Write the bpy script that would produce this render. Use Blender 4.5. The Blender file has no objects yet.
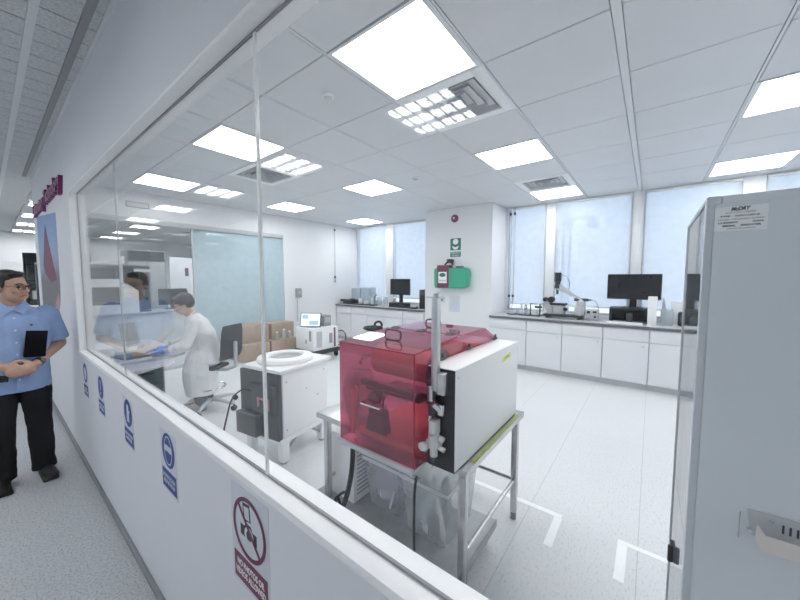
import bpy, bmesh, math, random
from mathutils import Vector, Matrix, Euler
random.seed(7)
SC = bpy.context.scene
COL = SC.collection
R = math.radians
WM = {}

# ------------------------------------------------------------------ materials
def nd(nt, t, **kw):
    n = nt.nodes.new(t)
    for k, v in kw.items():
        setattr(n, k, v)
    return n

def pm(name, col, rough=.5, metal=0., var=.04, scale=18., bump=0., bscale=60., spec=.5, coat=0.):
    """painted / moulded surface with a little procedural variation"""
    m = bpy.data.materials.new(name); m.use_nodes = True
    nt = m.node_tree; nt.nodes.clear()
    out = nd(nt, 'ShaderNodeOutputMaterial'); b = nd(nt, 'ShaderNodeBsdfPrincipled')
    tc = nd(nt, 'ShaderNodeTexCoord'); no = nd(nt, 'ShaderNodeTexNoise')
    no.inputs['Scale'].default_value = scale; no.inputs['Detail'].default_value = 4
    nt.links.new(tc.outputs['Object'], no.inputs['Vector'])
    cr = nd(nt, 'ShaderNodeValToRGB')
    cr.color_ramp.elements[0].position = .3; cr.color_ramp.elements[1].position = .7
    lo = [max(0, c * (1 - var)) for c in col]; hi = [min(1, c * (1 + var)) for c in col]
    cr.color_ramp.elements[0].color = (*lo, 1); cr.color_ramp.elements[1].color = (*hi, 1)
    nt.links.new(no.outputs['Fac'], cr.inputs['Fac']); nt.links.new(cr.outputs['Color'], b.inputs['Base Color'])
    b.inputs['Roughness'].default_value = rough; b.inputs['Metallic'].default_value = metal
    b.inputs['Specular IOR Level'].default_value = spec; b.inputs['Coat Weight'].default_value = coat
    if bump:
        n2 = nd(nt, 'ShaderNodeTexNoise'); n2.inputs['Scale'].default_value = bscale
        nt.links.new(tc.outputs['Object'], n2.inputs['Vector'])
        bp = nd(nt, 'ShaderNodeBump'); bp.inputs['Strength'].default_value = bump; bp.inputs['Distance'].default_value = .005
        nt.links.new(n2.outputs['Fac'], bp.inputs['Height']); nt.links.new(bp.outputs['Normal'], b.inputs['Normal'])
    nt.links.new(b.outputs['BSDF'], out.inputs['Surface'])
    return m

def emis(name, col, st):
    m = bpy.data.materials.new(name); m.use_nodes = True
    nt = m.node_tree; nt.nodes.clear()
    out = nd(nt, 'ShaderNodeOutputMaterial'); e = nd(nt, 'ShaderNodeEmission')
    e.inputs['Color'].default_value = (*col, 1); e.inputs['Strength'].default_value = st
    nt.links.new(e.outputs['Emission'], out.inputs['Surface'])
    return m

def sheet(name, tint, f0=.04, rough=0., body=None, bodyamt=0., transl=0.):
    """thin transparent sheet: tinted see-through + mirror by angle + optional milky body"""
    m = bpy.data.materials.new(name); m.use_nodes = True
    nt = m.node_tree; nt.nodes.clear(); L = nt.links.new
    out = nd(nt, 'ShaderNodeOutputMaterial')
    tr = nd(nt, 'ShaderNodeBsdfTransparent'); tr.inputs['Color'].default_value = (*tint, 1)
    base = tr.outputs['BSDF']
    if body:
        di = nd(nt, 'ShaderNodeBsdfDiffuse'); di.inputs['Color'].default_value = (*body, 1)
        bo = di.outputs['BSDF']
        if transl:
            tl = nd(nt, 'ShaderNodeBsdfTranslucent'); tl.inputs['Color'].default_value = (*body, 1)
            mm = nd(nt, 'ShaderNodeMixShader'); mm.inputs[0].default_value = transl
            L(bo, mm.inputs[1]); L(tl.outputs['BSDF'], mm.inputs[2]); bo = mm.outputs[0]
        mx = nd(nt, 'ShaderNodeMixShader')
        tc = nd(nt, 'ShaderNodeTexCoord'); no = nd(nt, 'ShaderNodeTexNoise'); no.inputs['Scale'].default_value = 9
        mr = nd(nt, 'ShaderNodeMapRange'); mr.inputs['To Min'].default_value = bodyamt * .85; mr.inputs['To Max'].default_value = min(1, bodyamt * 1.15)
        L(tc.outputs['Object'], no.inputs['Vector']); L(no.outputs['Fac'], mr.inputs['Value']); L(mr.outputs[0], mx.inputs[0])
        L(base, mx.inputs[1]); L(bo, mx.inputs[2]); base = mx.outputs[0]
    gl = nd(nt, 'ShaderNodeBsdfGlossy'); gl.inputs['Roughness'].default_value = rough
    lw = nd(nt, 'ShaderNodeLayerWeight'); lw.inputs['Blend'].default_value = .5
    pw = nd(nt, 'ShaderNodeMath', operation='POWER'); pw.inputs[1].default_value = 5.
    mu = nd(nt, 'ShaderNodeMath', operation='MULTIPLY_ADD'); mu.inputs[1].default_value = 1 - f0; mu.inputs[2].default_value = f0
    L(lw.outputs['Facing'], pw.inputs[0]); L(pw.outputs[0], mu.inputs[0])
    m2 = nd(nt, 'ShaderNodeMixShader'); L(mu.outputs[0], m2.inputs[0]); L(base, m2.inputs[1]); L(gl.outputs['BSDF'], m2.inputs[2])
    L(m2.outputs[0], out.inputs['Surface'])
    return m

def floor_mat(name, base, fleck, fscale, thr, rough, seams=None, streak=(1, 1, 1)):
    m = bpy.data.materials.new(name); m.use_nodes = True
    nt = m.node_tree; nt.nodes.clear(); L = nt.links.new
    out = nd(nt, 'ShaderNodeOutputMaterial'); b = nd(nt, 'ShaderNodeBsdfPrincipled')
    tc = nd(nt, 'ShaderNodeTexCoord'); mp = nd(nt, 'ShaderNodeMapping'); mp.inputs['Scale'].default_value = streak
    L(tc.outputs['Object'], mp.inputs['Vector'])
    n1 = nd(nt, 'ShaderNodeTexNoise'); n1.inputs['Scale'].default_value = fscale; n1.inputs['Detail'].default_value = 3
    L(mp.outputs[0], n1.inputs['Vector'])
    cr = nd(nt, 'ShaderNodeValToRGB'); e = cr.color_ramp.elements
    e[0].position = thr; e[0].color = (*fleck, 1); e[1].position = thr + .09; e[1].color = (*base, 1)
    L(n1.outputs['Fac'], cr.inputs['Fac'])
    n2 = nd(nt, 'ShaderNodeTexNoise'); n2.inputs['Scale'].default_value = 1.3
    L(tc.outputs['Object'], n2.inputs['Vector'])
    c2 = nd(nt, 'ShaderNodeValToRGB'); c2.color_ramp.elements[0].color = (.93, .93, .93, 1); c2.color_ramp.elements[1].color = (1, 1, 1, 1)
    L(n2.outputs['Fac'], c2.inputs['Fac'])
    mx = nd(nt, 'ShaderNodeMix', data_type='RGBA', blend_type='MULTIPLY'); mx.inputs[0].default_value = 1
    L(cr.outputs['Color'], mx.inputs[6]); L(c2.outputs['Color'], mx.inputs[7])
    col = mx.outputs[2]
    if seams:
        br = nd(nt, 'ShaderNodeTexBrick'); br.offset = 0
        br.inputs['Color1'].default_value = (1, 1, 1, 1); br.inputs['Color2'].default_value = (1, 1, 1, 1); br.inputs['Mortar'].default_value = (.72, .73, .75, 1)
        br.inputs['Scale'].default_value = 1; br.inputs['Mortar Size'].default_value = .0022
        br.inputs['Brick Width'].default_value = seams[0]; br.inputs['Row Height'].default_value = seams[1]
        L(tc.outputs['Object'], br.inputs['Vector'])
        m3 = nd(nt, 'ShaderNodeMix', data_type='RGBA', blend_type='MULTIPLY'); m3.inputs[0].default_value = 1
        L(col, m3.inputs[6]); L(br.outputs['Color'], m3.inputs[7]); col = m3.outputs[2]
    L(col, b.inputs['Base Color']); b.inputs['Roughness'].default_value = rough; b.inputs['Specular IOR Level'].default_value = .35
    L(b.outputs['BSDF'], out.inputs['Surface'])
    return m

M = {}
M['wall'] = pm('wall_paint', (.80, .815, .83), .6, var=.01, scale=2, bump=.03, bscale=150)
M['corr_wall'] = pm('corridor_paint', (.74, .76, .795), .55, var=.012, scale=2, bump=.03, bscale=150)
M['sill'] = pm('white_trim', (.92, .93, .94), .35, var=.01)
M['base'] = pm('grey_skirting', (.25, .27, .29), .5)
M['gasket'] = pm('grey_gasket', (.30, .31, .33), .6)
M['floor'] = floor_mat('white_vinyl', (.725, .74, .755), (.61, .625, .64), 42, .35, .38, (30., .61), (1, 2.2, 1))
M['cfloor'] = floor_mat('speckled_grey_vinyl', (.56, .58, .60), (.38, .40, .42), 95, .40, .5)
M['tile'] = pm('white_ceiling_tile', (.69, .70, .715), .38, var=.015, scale=4, bump=.05, bscale=320, spec=.4)
M['tbar'] = pm('ceiling_bar', (.72, .74, .75), .4, var=.01)
M['ctile'] = pm('mineral_tile', (.60, .62, .63), .8, var=.16, scale=75, bump=.3, bscale=120)
M['crail'] = pm('grey_rail', (.30, .31, .32), .5)
M['ink'] = pm('dark_gap', (.05, .05, .055), .7)
M['glass'] = sheet('clear_glass', (.975, .985, .985), .022)
M['winglass'] = sheet('window_glass', (.94, .96, .98), .04)
M['frost'] = sheet('frosted_film', (.80, .90, .91), .03, 0.0, (.60, .71, .75), .72, .35)
M['blind'] = sheet('blind_mesh', (.95, .96, .98), .0, .5, (.84, .87, .90), .45, .75)
M['alu'] = pm('brushed_aluminium', (.62, .64, .66), .35, .85, scale=40)
M['steel'] = pm('stainless_steel', (.60, .61, .61), .27, .95, var=.08, scale=30)
M['chrome'] = pm('chrome', (.75, .76, .77), .12, 1.)
M['white'] = pm('white_coated_steel', (.87, .88, .88), .35, var=.01)
M['offwhite'] = pm('offwhite_plastic', (.68, .69, .68), .45, var=.02)
M['lam'] = pm('white_laminate', (.78, .79, .82), .35, var=.01)
M['kick'] = pm('grey_kick_board', (.55, .57, .60), .5)
M['top'] = pm('dark_worktop', (.14, .145, .155), .3)
M['topface'] = pm('grey_worktop', (.50, .52, .54), .3)
M['black'] = pm('black_plastic', (.018, .019, .021), .4, var=.15)
M['matblack'] = pm('matt_black_cover', (.004, .004, .006), .8, spec=.15)
M['screen'] = pm('dark_screen', (.012, .013, .016), .18, var=.02)
M['dgrey'] = pm('dark_grey_plastic', (.07, .078, .085), .45, var=.1)
M['grey'] = pm('mid_grey_plastic', (.33, .345, .36), .5)
M['lgrey'] = pm('light_grey_plastic', (.52, .54, .56), .45)
M['cab'] = pm('grey_powder_coat', (.66, .695, .72), .42, var=.02, scale=3, bump=.04, bscale=500)
M['cabside'] = pm('pale_grey_powder_coat', (.55, .58, .62), .45, var=.02)
M['red'] = sheet('red_acrylic', (.88, .56, .66), .065, 0.02, (.52, .20, .28), .11, .3)
M['rededge'] = pm('red_acrylic_edge', (.32, .02, .06), .25)
M['roll'] = pm('pale_roll', (.92, .55, .42), .5)
M['grip'] = pm('dark_grip', (.10, .05, .08), .35)
M['olive'] = pm('yellow_green_mat', (.42, .46, .16), .5, var=.15, scale=25)
M['green'] = pm('green_plastic', (.05, .40, .25), .35)
M['sgreen'] = pm('green_sign', (.02, .18, .13), .5)
M['maroon'] = pm('maroon_print', (.17, .035, .085), .5)
M['purple'] = pm('purple_letter', (.20, .02, .13), .35)
M['blue'] = pm('blue_print', (.025, .06, .28), .5)
M['paper'] = pm('white_paper', (.88, .89, .90), .6, var=.01)
M['decal'] = pm('pale_sticker', (.62, .66, .72), .5, var=.01)
M['sticker'] = pm('yellow_sticker', (.72, .80, .15), .5)
M['card'] = pm('brown_cardboard', (.42, .33, .26), .8, var=.07, scale=30)
M['tape'] = pm('white_floor_tape', (.93, .94, .95), .45, var=.02)
M['ptape'] = pm('parcel_tape', (.36, .28, .21), .3)
M['clear'] = sheet('clear_plastic', (.95, .96, .96), .05, .06, (.92, .93, .94), .28, .5)
M['rimp'] = sheet('milky_rim', (.9, .92, .93), .05, .12, (.92, .93, .94), .8, .4)
M['milky'] = sheet('milky_plastic', (.90, .93, .94), .04, .15, (.82, .85, .87), .5, .6)
M['rubber'] = pm('black_rubber', (.02, .02, .022), .7)
M['led'] = emis('led_panel', (1., .985, .985), 9.3)
M['tube'] = emis('louvre_lamp', (.98, .985, 1.), 21.)
M['lcd'] = emis('lit_display', (.80, .92, 1.), .95)
M['lcd2'] = emis('display_image', (.55, .72, .9), .7)
M['skin'] = pm('skin_tan', (.50, .31, .23), .5, var=.05)
M['skin2'] = pm('skin_pale', (.60, .40, .33), .5, var=.05)
M['hair'] = pm('black_hair', (.015, .013, .012), .5, var=.4, scale=120, bump=.6, bscale=200)
M['hair2'] = pm('dark_brown_hair', (.03, .024, .022), .5, var=.4, scale=90, bump=.6, bscale=160)
M['shirt'] = pm('blue_shirt_cloth', (.29, .40, .64), .85, var=.07, scale=14, bump=.25, bscale=22)
M['button'] = pm('pale_button', (.7, .75, .82), .4)
M['trouser'] = pm('black_trouser_cloth', (.010, .010, .012), .9, bump=.3, bscale=18)
M['shoe'] = pm('black_shoe', (.014, .013, .013), .5)
M['coat'] = pm('white_coat_cloth', (.80, .81, .82), .85, var=.02, bump=.4, bscale=16)
M['glove'] = pm('blue_nitrile', (.24, .38, .80), .5)
M['jean'] = pm('dark_jeans', (.10, .12, .15), .9)
M['lip'] = pm('lip', (.40, .17, .15), .5)
M['bluedk'] = pm('dark_blue_cabinet', (.07, .12, .20), .4)
M['teal'] = pm('grey_green_board', (.20, .25, .26), .5)
M['pink'] = pm('dull_pink', (.52, .30, .32), .6)
M['pap2'] = pm('pale_blue_paper', (.62, .68, .76), .6)
M['lilac'] = pm('lilac_cloth', (.55, .50, .66), .7)
M['crane'] = pm('crane_steel', (.50, .57, .63), .6)
M['fabric'] = pm('black_chair_fabric', (.02, .021, .024), .85, var=.2, scale=60, bump=.3, bscale=200)

def poster_mat():
    m = bpy.data.materials.new('poster_sky'); m.use_nodes = True
    nt = m.node_tree; b = nt.nodes['Principled BSDF']; L = nt.links.new
    tc = nd(nt, 'ShaderNodeTexCoord'); sp = nd(nt, 'ShaderNodeSeparateXYZ'); L(tc.outputs['Generated'], sp.inputs[0])
    no = nd(nt, 'ShaderNodeTexNoise'); no.inputs['Scale'].default_value = 5; L(tc.outputs['Generated'], no.inputs['Vector'])
    ad = nd(nt, 'ShaderNodeMath', operation='MULTIPLY_ADD'); ad.inputs[1].default_value = .18; L(no.outputs['Fac'], ad.inputs[0]); L(sp.outputs['Z'], ad.inputs[2])
    cr = nd(nt, 'ShaderNodeValToRGB'); L(ad.outputs[0], cr.inputs['Fac']); e = cr.color_ramp.elements
    e[0].position = .1; e[0].color = (.10, .10, .11, 1); e[1].position = 1.; e[1].color = (.16, .30, .58, 1)
    x = e.new(.42); x.color = (.13, .12, .15, 1); x = e.new(.55); x.color = (.30, .36, .50, 1); x = e.new(.75); x.color = (.26, .40, .66, 1)
    L(cr.outputs['Color'], b.inputs['Base Color']); b.inputs['Roughness'].default_value = .4
    return m
M['poster'] = poster_mat()

# ------------------------------------------------------------------ mesh builder
def frame(d):
    d = Vector(d).normalized()
    a = Vector((0, 0, 1)) if abs(d.z) < .95 else Vector((1, 0, 0))
    u = a.cross(d).normalized(); v = d.cross(u)
    return u, v

class MB:
    def __init__(s): s.bm = bmesh.new()
    def _add(s, vs, fs):
        V = [s.bm.verts.new(v) for v in vs]
        for f in fs:
            try: s.bm.faces.new([V[i] for i in f])
            except ValueError: pass
        return V
    def box(s, x0, x1, y0, y1, z0, z1, bev=0, mat=None, seg=2):
        x0, x1 = min(x0, x1), max(x0, x1); y0, y1 = min(y0, y1), max(y0, y1); z0, z1 = min(z0, z1), max(z0, z1)
        vs = [Vector((x, y, z)) for x in (x0, x1) for y in (y0, y1) for z in (z0, z1)]
        if mat is not None: vs = [mat @ v for v in vs]
        fs = [(0, 1, 3, 2), (4, 6, 7, 5), (0, 4, 5, 1), (2, 3, 7, 6), (0, 2, 6, 4), (1, 5, 7, 3)]
        V = s._add(vs, fs)
        if bev:
            es = {e for v in V for e in v.link_edges}
            bmesh.ops.bevel(s.bm, geom=list(es), offset=bev, segments=seg, affect='EDGES', profile=.5)
        return s
    def obox(s, c, size, rot=(0, 0, 0), bev=0):
        m = Matrix.Translation(c) @ Euler(rot).to_matrix().to_4x4()
        a, b, d = size[0] / 2, size[1] / 2, size[2] / 2
        return s.box(-a, a, -b, b, -d, d, bev, m)
    def cyl(s, p0, p1, r0, r1=None, seg=20, caps=True):
        p0 = Vector(p0); p1 = Vector(p1); r1 = r0 if r1 is None else r1
        u, v = frame(p1 - p0)
        ring = lambda p, r: [p + (u * math.cos(2 * math.pi * i / seg) + v * math.sin(2 * math.pi * i / seg)) * r for i in range(seg)]
        fs = [(i, (i + 1) % seg, seg + (i + 1) % seg, seg + i) for i in range(seg)]
        if caps: fs += [tuple(range(seg - 1, -1, -1)), tuple(range(seg, 2 * seg))]
        s._add(ring(p0, r0) + ring(p1, r1), fs); return s
    def tube(s, pts, r, seg=8, closed=False, rad=None):
        P = [Vector(p) for p in pts]; n = len(P); rings = []
        t0 = (P[1] - P[0]).normalized(); u, v = frame(t0)
        for i, p in enumerate(P):
            if closed: t = (P[(i + 1) % n] - P[i - 1]).normalized()
            elif i == 0: t = t0
            elif i == n - 1: t = (P[-1] - P[-2]).normalized()
            else: t = ((P[i + 1] - p).normalized() + (p - P[i - 1]).normalized()).normalized()
            u = (u - t * u.dot(t)).normalized(); v = t.cross(u)
            rr = rad[i] if rad else r
            rings.append([p + (u * math.cos(2 * math.pi * k / seg) + v * math.sin(2 * math.pi * k / seg)) * rr for k in range(seg)])
        vs = [q for g in rings for q in g]; fs = []
        for i in range(n if closed else n - 1):
            j = (i + 1) % n
            for k in range(seg):
                k2 = (k + 1) % seg
                fs.append((i * seg + k, i * seg + k2, j * seg + k2, j * seg + k))
        if not closed: fs += [tuple(range(seg - 1, -1, -1)), tuple((n - 1) * seg + k for k in range(seg))]
        s._add(vs, fs); return s
    def lathe(s, prof, c, axis=(0, 0, 1), seg=28, sx=1, sy=1):
        c = Vector(c); a = Vector(axis).normalized(); u, v = frame(a)
        vs = []; n = len(prof)
        for r, h in prof:
            for k in range(seg):
                t = 2 * math.pi * k / seg
                vs.append(c + a * h + (u * math.cos(t) * sx + v * math.sin(t) * sy) * max(r, 1e-5))
        fs = []
        for i in range(n - 1):
            for k in range(seg):
                k2 = (k + 1) % seg
                fs.append((i * seg + k, i * seg + k2, (i + 1) * seg + k2, (i + 1) * seg + k))
        if prof[0][0] > 1e-4: fs.append(tuple(range(seg - 1, -1, -1)))
        if prof[-1][0] > 1e-4: fs.append(tuple((n - 1) * seg + k for k in range(seg)))
        s._add(vs, fs); return s
    def ell(s, c, r, rot=None, seg=20, rings=12, mat=None):
        c = Vector(c); m = Euler(rot).to_matrix() if rot else Matrix.Identity(3)
        vs = []; fs = []
        for i in range(rings + 1):
            ph = math.pi * i / rings
            for k in range(seg):
                t = 2 * math.pi * k / seg
                vs.append(c + m @ Vector((r[0] * math.sin(ph) * math.cos(t), r[1] * math.sin(ph) * math.sin(t), r[2] * math.cos(ph))))
        for i in range(rings):
            for k in range(seg):
                k2 = (k + 1) % seg
                fs.append((i * seg + k, (i + 1) * seg + k, (i + 1) * seg + k2, i * seg + k2))
        if mat is not None: vs = [mat @ q for q in vs]
        V = s._add(vs, fs)
        bmesh.ops.remove_doubles(s.bm, verts=V, dist=1e-6); return s
    def chain(s, pts, rad, seg=14):
        """limb: tapered tube with round ends"""
        for i in range(len(pts) - 1): s.cyl(pts[i], pts[i + 1], rad[i], rad[i + 1], seg)
        for p, r in zip(pts, rad): s.ell(p, (r, r, r), None, seg, 10)
        return s
    def loft(s, secs, seg=24, caps=True):
        """secs: (centre, rx, ry) horizontal ellipses, or with tilt about X as a 4th value"""
        vs = []; fs = []; n = len(secs)
        for sc in secs:
            c = Vector(sc[0]); tl = sc[3] if len(sc) > 3 else 0
            m = Matrix.Rotation(tl, 3, 'X')
            for k in range(seg):
                t = 2 * math.pi * k / seg
                vs.append(c + m @ Vector((sc[1] * math.cos(t), sc[2] * math.sin(t), 0)))
        for i in range(n - 1):
            for k in range(seg):
                k2 = (k + 1) % seg
                fs.append((i * seg + k, i * seg + k2, (i + 1) * seg + k2, (i + 1) * seg + k))
        if caps: fs += [tuple(range(seg - 1, -1, -1)), tuple((n - 1) * seg + k for k in range(seg))]
        s._add(vs, fs); return s
    def poly(s, org, right, up, pts, th):
        """flat outline with thickness th along right x up"""
        o = Vector(org); r = Vector(right); u = Vector(up); nrm = r.cross(u).normalized() * th
        n = len(pts)
        A = [o + r * p[0] + u * p[1] for p in pts]; B = [a + nrm for a in A]
        fs = [tuple(range(n - 1, -1, -1)), tuple(range(n, 2 * n))] + [(i, (i + 1) % n, n + (i + 1) % n, n + i) for i in range(n)]
        s._add(A + B, fs); return s
    def ringp(s, org, right, up, r0, r1, th, seg=40, sx=1, sy=1):
        o = Vector(org); r = Vector(right); u = Vector(up); nrm = r.cross(u).normalized() * th
        vs = []
        for rr, dz in ((r0, 0), (r1, 0), (r1, 1), (r0, 1)):
            for k in range(seg):
                t = 2 * math.pi * k / seg
                vs.append(o + r * rr * math.cos(t) * sx + u * rr * math.sin(t) * sy + nrm * dz)
        fs = []
        for a in range(4):
            b = (a + 1) % 4
            for k in range(seg):
                k2 = (k + 1) % seg
                fs.append((a * seg + k, a * seg + k2, b * seg + k2, b * seg + k))
        s._add(vs, fs); return s
    def build(s, name, mat, parent=None, world=True, smooth=35, kind=None, label=None):
        if name in SPLIT and parent is not None:
            for q in islands(s): o = q.build(SPLIT[name] if SPLIT[name] != name else name + '_flap', mat, parent, world, smooth)
            s.bm.free(); return o
        bmesh.ops.recalc_face_normals(s.bm, faces=s.bm.faces[:])
        if parent is not None and world: s.bm.transform(WM[parent.name].inverted())
        me = bpy.data.meshes.new(name); s.bm.to_mesh(me); s.bm.free()
        return link(name, me, mat, parent, smooth, kind, label)

def link(name, me, mat, parent=None, smooth=35, kind=None, label=None):
    me.materials.clear(); me.materials.append(M[mat] if isinstance(mat, str) else mat)
    if smooth:
        for p in me.polygons: p.use_smooth = True
        me.set_sharp_from_angle(angle=R(smooth))
    o = bpy.data.objects.new(name, me); COL.objects.link(o)
    if parent is not None:
        o.parent = parent; WM[o.name] = WM[parent.name]
    else: WM[o.name] = Matrix.Identity(4)
    if kind: o['kind'] = kind
    if label: o['label'] = label
    return o

SPLIT = {'feet': 'foot', 'eyes': 'eye', 'eyebrows': 'eyebrow', 'collar': 'collar_wing', 'lapel': 'lapel', 'buttons': 'button', 'cover_screws': 'cover_screw', 'screws': 'screw'}
def islands(mb):
    bm = mb.bm; bm.verts.ensure_lookup_table(); seen = set(); out = []
    for v0 in bm.verts:
        if v0 in seen: continue
        st = [v0]; seen.add(v0); isl = []
        while st:
            v = st.pop(); isl.append(v)
            for e in v.link_edges:
                w = e.other_vert(v)
                if w not in seen: seen.add(w); st.append(w)
        out.append(isl)
    res = []
    for isl in out:
        n = MB(); mp = {v: n.bm.verts.new(v.co) for v in isl}
        for f in {f for v in isl for f in v.link_faces}: n.bm.faces.new([mp[v] for v in f.verts])
        res.append(n)
    return res

def circ(r, n=32, c=(0, 0), sx=1, sy=1):
    return [(c[0] + r * sx * math.cos(2 * math.pi * k / n), c[1] + r * sy * math.sin(2 * math.pi * k / n)) for k in range(n)]
def rect(w, h, c=(0, 0)):
    return [(c[0] - w / 2, c[1] - h / 2), (c[0] + w / 2, c[1] - h / 2), (c[0] + w / 2, c[1] + h / 2), (c[0] - w / 2, c[1] + h / 2)]

def thing(name, label, cat, loc=(0, 0, 0), rz=0, group=None):
    o = bpy.data.objects.new(name, None); COL.objects.link(o)
    o.empty_display_size = .05
    o.location = loc; o.rotation_euler = (0, 0, rz)
    o['label'] = label; o['category'] = cat
    if group: o['group'] = group
    WM[o.name] = Matrix.Translation(loc) @ Matrix.Rotation(rz, 4, 'Z')
    return o
def tag(o, label, cat, group=None):
    o['label'] = label; o['category'] = cat
    if group: o['group'] = group
    return o
def dup(root, loc, rz=None, label=None, group=None):
    def cp(o, par):
        c = o.copy(); COL.objects.link(c); c.parent = par
        for ch in o.children: cp(ch, c)
        return c
    r = cp(root, None); r.location = loc
    if rz is not None: r.rotation_euler = (0, 0, rz)
    if label: r['label'] = label
    if group: r['group'] = group
    WM[r.name] = Matrix.Translation(loc) @ Matrix.Rotation(r.rotation_euler.z, 4, 'Z')
    return r

def text(name, s, size, org, right, up, mat, parent, th=.001, width=None, bold=0., slant=0., spacing=1.):
    cu = bpy.data.curves.new(name, 'FONT'); cu.body = s; cu.size = size; cu.align_x = 'CENTER'; cu.align_y = 'CENTER'
    cu.extrude = th / 2; cu.offset = bold; cu.shear = slant; cu.resolution_u = 2; cu.space_line = spacing
    t = bpy.data.objects.new(name, cu); COL.objects.link(t)
    dg = bpy.context.evaluated_depsgraph_get(); me = bpy.data.meshes.new_from_object(t.evaluated_get(dg))
    bpy.data.objects.remove(t); bpy.data.curves.remove(cu)
    r = Vector(right).normalized(); u = Vector(up).normalized(); n = r.cross(u)
    k = 1
    if width:
        xs = [v.co.x for v in me.vertices]; k = width / (max(xs) - min(xs))
    m = Matrix.Translation(org) @ Matrix(((r.x, u.x, n.x, 0), (r.y, u.y, n.y, 0), (r.z, u.z, n.z, 0), (0, 0, 0, 1))) @ Matrix.Diagonal((k, 1, 1, 1))
    me.transform(WM[parent.name].inverted() @ m)
    return link(name, me, mat, parent, 0)

def skinmesh(mb, name, mat, parent, voxel=.008, it=6, world=False, cut=None):
    """fuse the overlapping shapes of mb into ONE continuous surface"""
    if world: mb.bm.transform(WM[parent.name].inverted())
    bmesh.ops.recalc_face_normals(mb.bm, faces=mb.bm.faces[:])
    me = bpy.data.meshes.new(name); mb.bm.to_mesh(me); mb.bm.free()
    t = bpy.data.objects.new(name + '_tmp', me); COL.objects.link(t)
    md = t.modifiers.new('r', 'REMESH'); md.mode = 'VOXEL'; md.voxel_size = voxel
    sm = t.modifiers.new('s', 'SMOOTH'); sm.iterations = it; sm.factor = .5
    dg = bpy.context.evaluated_depsgraph_get(); m2 = bpy.data.meshes.new_from_object(t.evaluated_get(dg)); m2.name = name
    bpy.data.objects.remove(t); bpy.data.meshes.remove(me)
    o = link(name, m2, mat, parent, 0)
    for p in m2.polygons: p.use_smooth = True
    return o

def folds(o, amp, sc, zs=1.):
    from mathutils import noise
    N = [v.normal.copy() for v in o.data.vertices]
    for v, n_ in zip(o.data.vertices, N):
        p = Vector((v.co.x * sc, v.co.y * sc, v.co.z * sc * zs))
        v.co += n_ * amp * (noise.noise(p) + .5 * noise.noise(p * 2.3))

Yn = (0, -1, 0); Zp = (0, 0, 1)          # «right» and «up» of anything seen on a plane facing -X
# ------------------------------------------------------------------ the setting
H, HC = 2.97, 2.9
def S(name, mat, mb, **k): return mb.build(name, mat, None, kind='structure', **k)
S('floor', 'floor', MB().box(.46, 6.6, -5.5, 6.63, -.06, 0))
S('floor_corridor', 'cfloor', MB().box(-2.8, .46, -5.5, 14.8, -.06, 0).box(.46, 5.2, 6.63, 14.8, -.06, 0))
# partition between corridor and lab: low wall, lintel, solid end (one wall)
S('wall_partition', 'corr_wall', MB().box(.455, .545, -5.5, 3.75, 0, .975).box(.455, .545, -5.5, 3.75, 2.3, 3.1).box(.455, .545, 3.75, 6.64, 0, 3.1))
S('baseboard_partition', 'base', MB().box(.443, .4549, -5.5, 6.64, 0, .055, .003))
S('trim_1', 'sill', MB().box(.45, .55, -5.5, 3.75, .975, 1.0, .003))
S('trim_2', 'sill', MB().box(.452, .548, 3.70, 3.752, 1.0, 2.3, .002).box(.452, .548, -5.5, 3.752, 2.285, 2.301, .002))
S('trim_3', 'gasket', MB().box(.4945, .5015, -5.5, 3.70, .999, 1.006).box(.4945, .5015, -5.5, 3.70, 2.279, 2.286).box(.4945, .5015, 3.694, 3.701, 1.0, 2.285))
for k, (a, b) in enumerate([(-5.5, .893), (.905, 2.494), (2.506, 3.694)]):
    g = S('window_%d' % (k + 1), 'glass', MB().box(.494, .502, a + .001, b - .001, 1.006, 2.279))
for k, y in enumerate((.899, 2.5)):
    S('trim_%d' % (k + 4), 'white' if k == 0 else 'lgrey', MB().box(.4945, .5015, y - .0055, y + .0055, 1.006, 2.279))
# lab end wall: bulkhead, solid right part; glazed left part
S('wall_end', 'wall', MB().box(.545, 4.16, 6.55, 6.63, 2.56, 3.1).box(4.16, 6.6, 6.55, 6.63, 0, 3.1))
S('trim_6', 'lgrey', MB().box(.545, 4.16, 6.545, 6.625, 2.48, 2.56, .003).box(.545, 4.16, 6.56, 6.62, 0, .06, .003).box(2.34, 2.36, 6.57, 6.61, .06, 2.48).box(.545, .585, 6.56, 6.62, .06, 2.48))
S('window_4', 'glass', MB().box(.59, 2.338, 6.582, 6.592, .062, 2.478))
S('window_5', 'frost', MB().box(2.362, 4.155, 6.582, 6.592, .062, 2.478))
S('baseboard_end', 'lgrey', MB().box(4.17, 6.3, 6.538, 6.5499, 0, .08, .003))
# window wall
YW = [(2.27, 1.576), (1.425, .283), (.143, -.93), (-1.14, -2.3), (6.51, 5.46), (5.22, 3.80)]
w = MB().box(6.42, 6.56, -5.5, 6.63, 0, .97).box(6.42, 6.56, -5.5, 6.63, 2.96, 3.1)
edges = sorted([(min(a), max(a)) for a in YW]); prev = -3
for a, b in edges:
    w.box(6.42, 6.56, prev, a, .97, 2.96); prev = b
w.box(6.42, 6.56, prev, 6.63, .97, 2.96)
S('wall_window', 'wall', w)
for k, (b, a) in enumerate(YW):
    fr = S('window_%d' % (6 + k), 'lgrey', MB().box(6.44, 6.50, a, a + .03, .97, 2.96).box(6.44, 6.50, b - .03, b, .97, 2.96).box(6.44, 6.50, a + .03, b - .03, .97, 1.0).box(6.44, 6.50, a + .03, b - .03, 2.93, 2.96))
    MB().box(6.465, 6.475, a + .031, b - .031, 1.001, 2.929).build('pane', 'winglass', fr)
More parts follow.
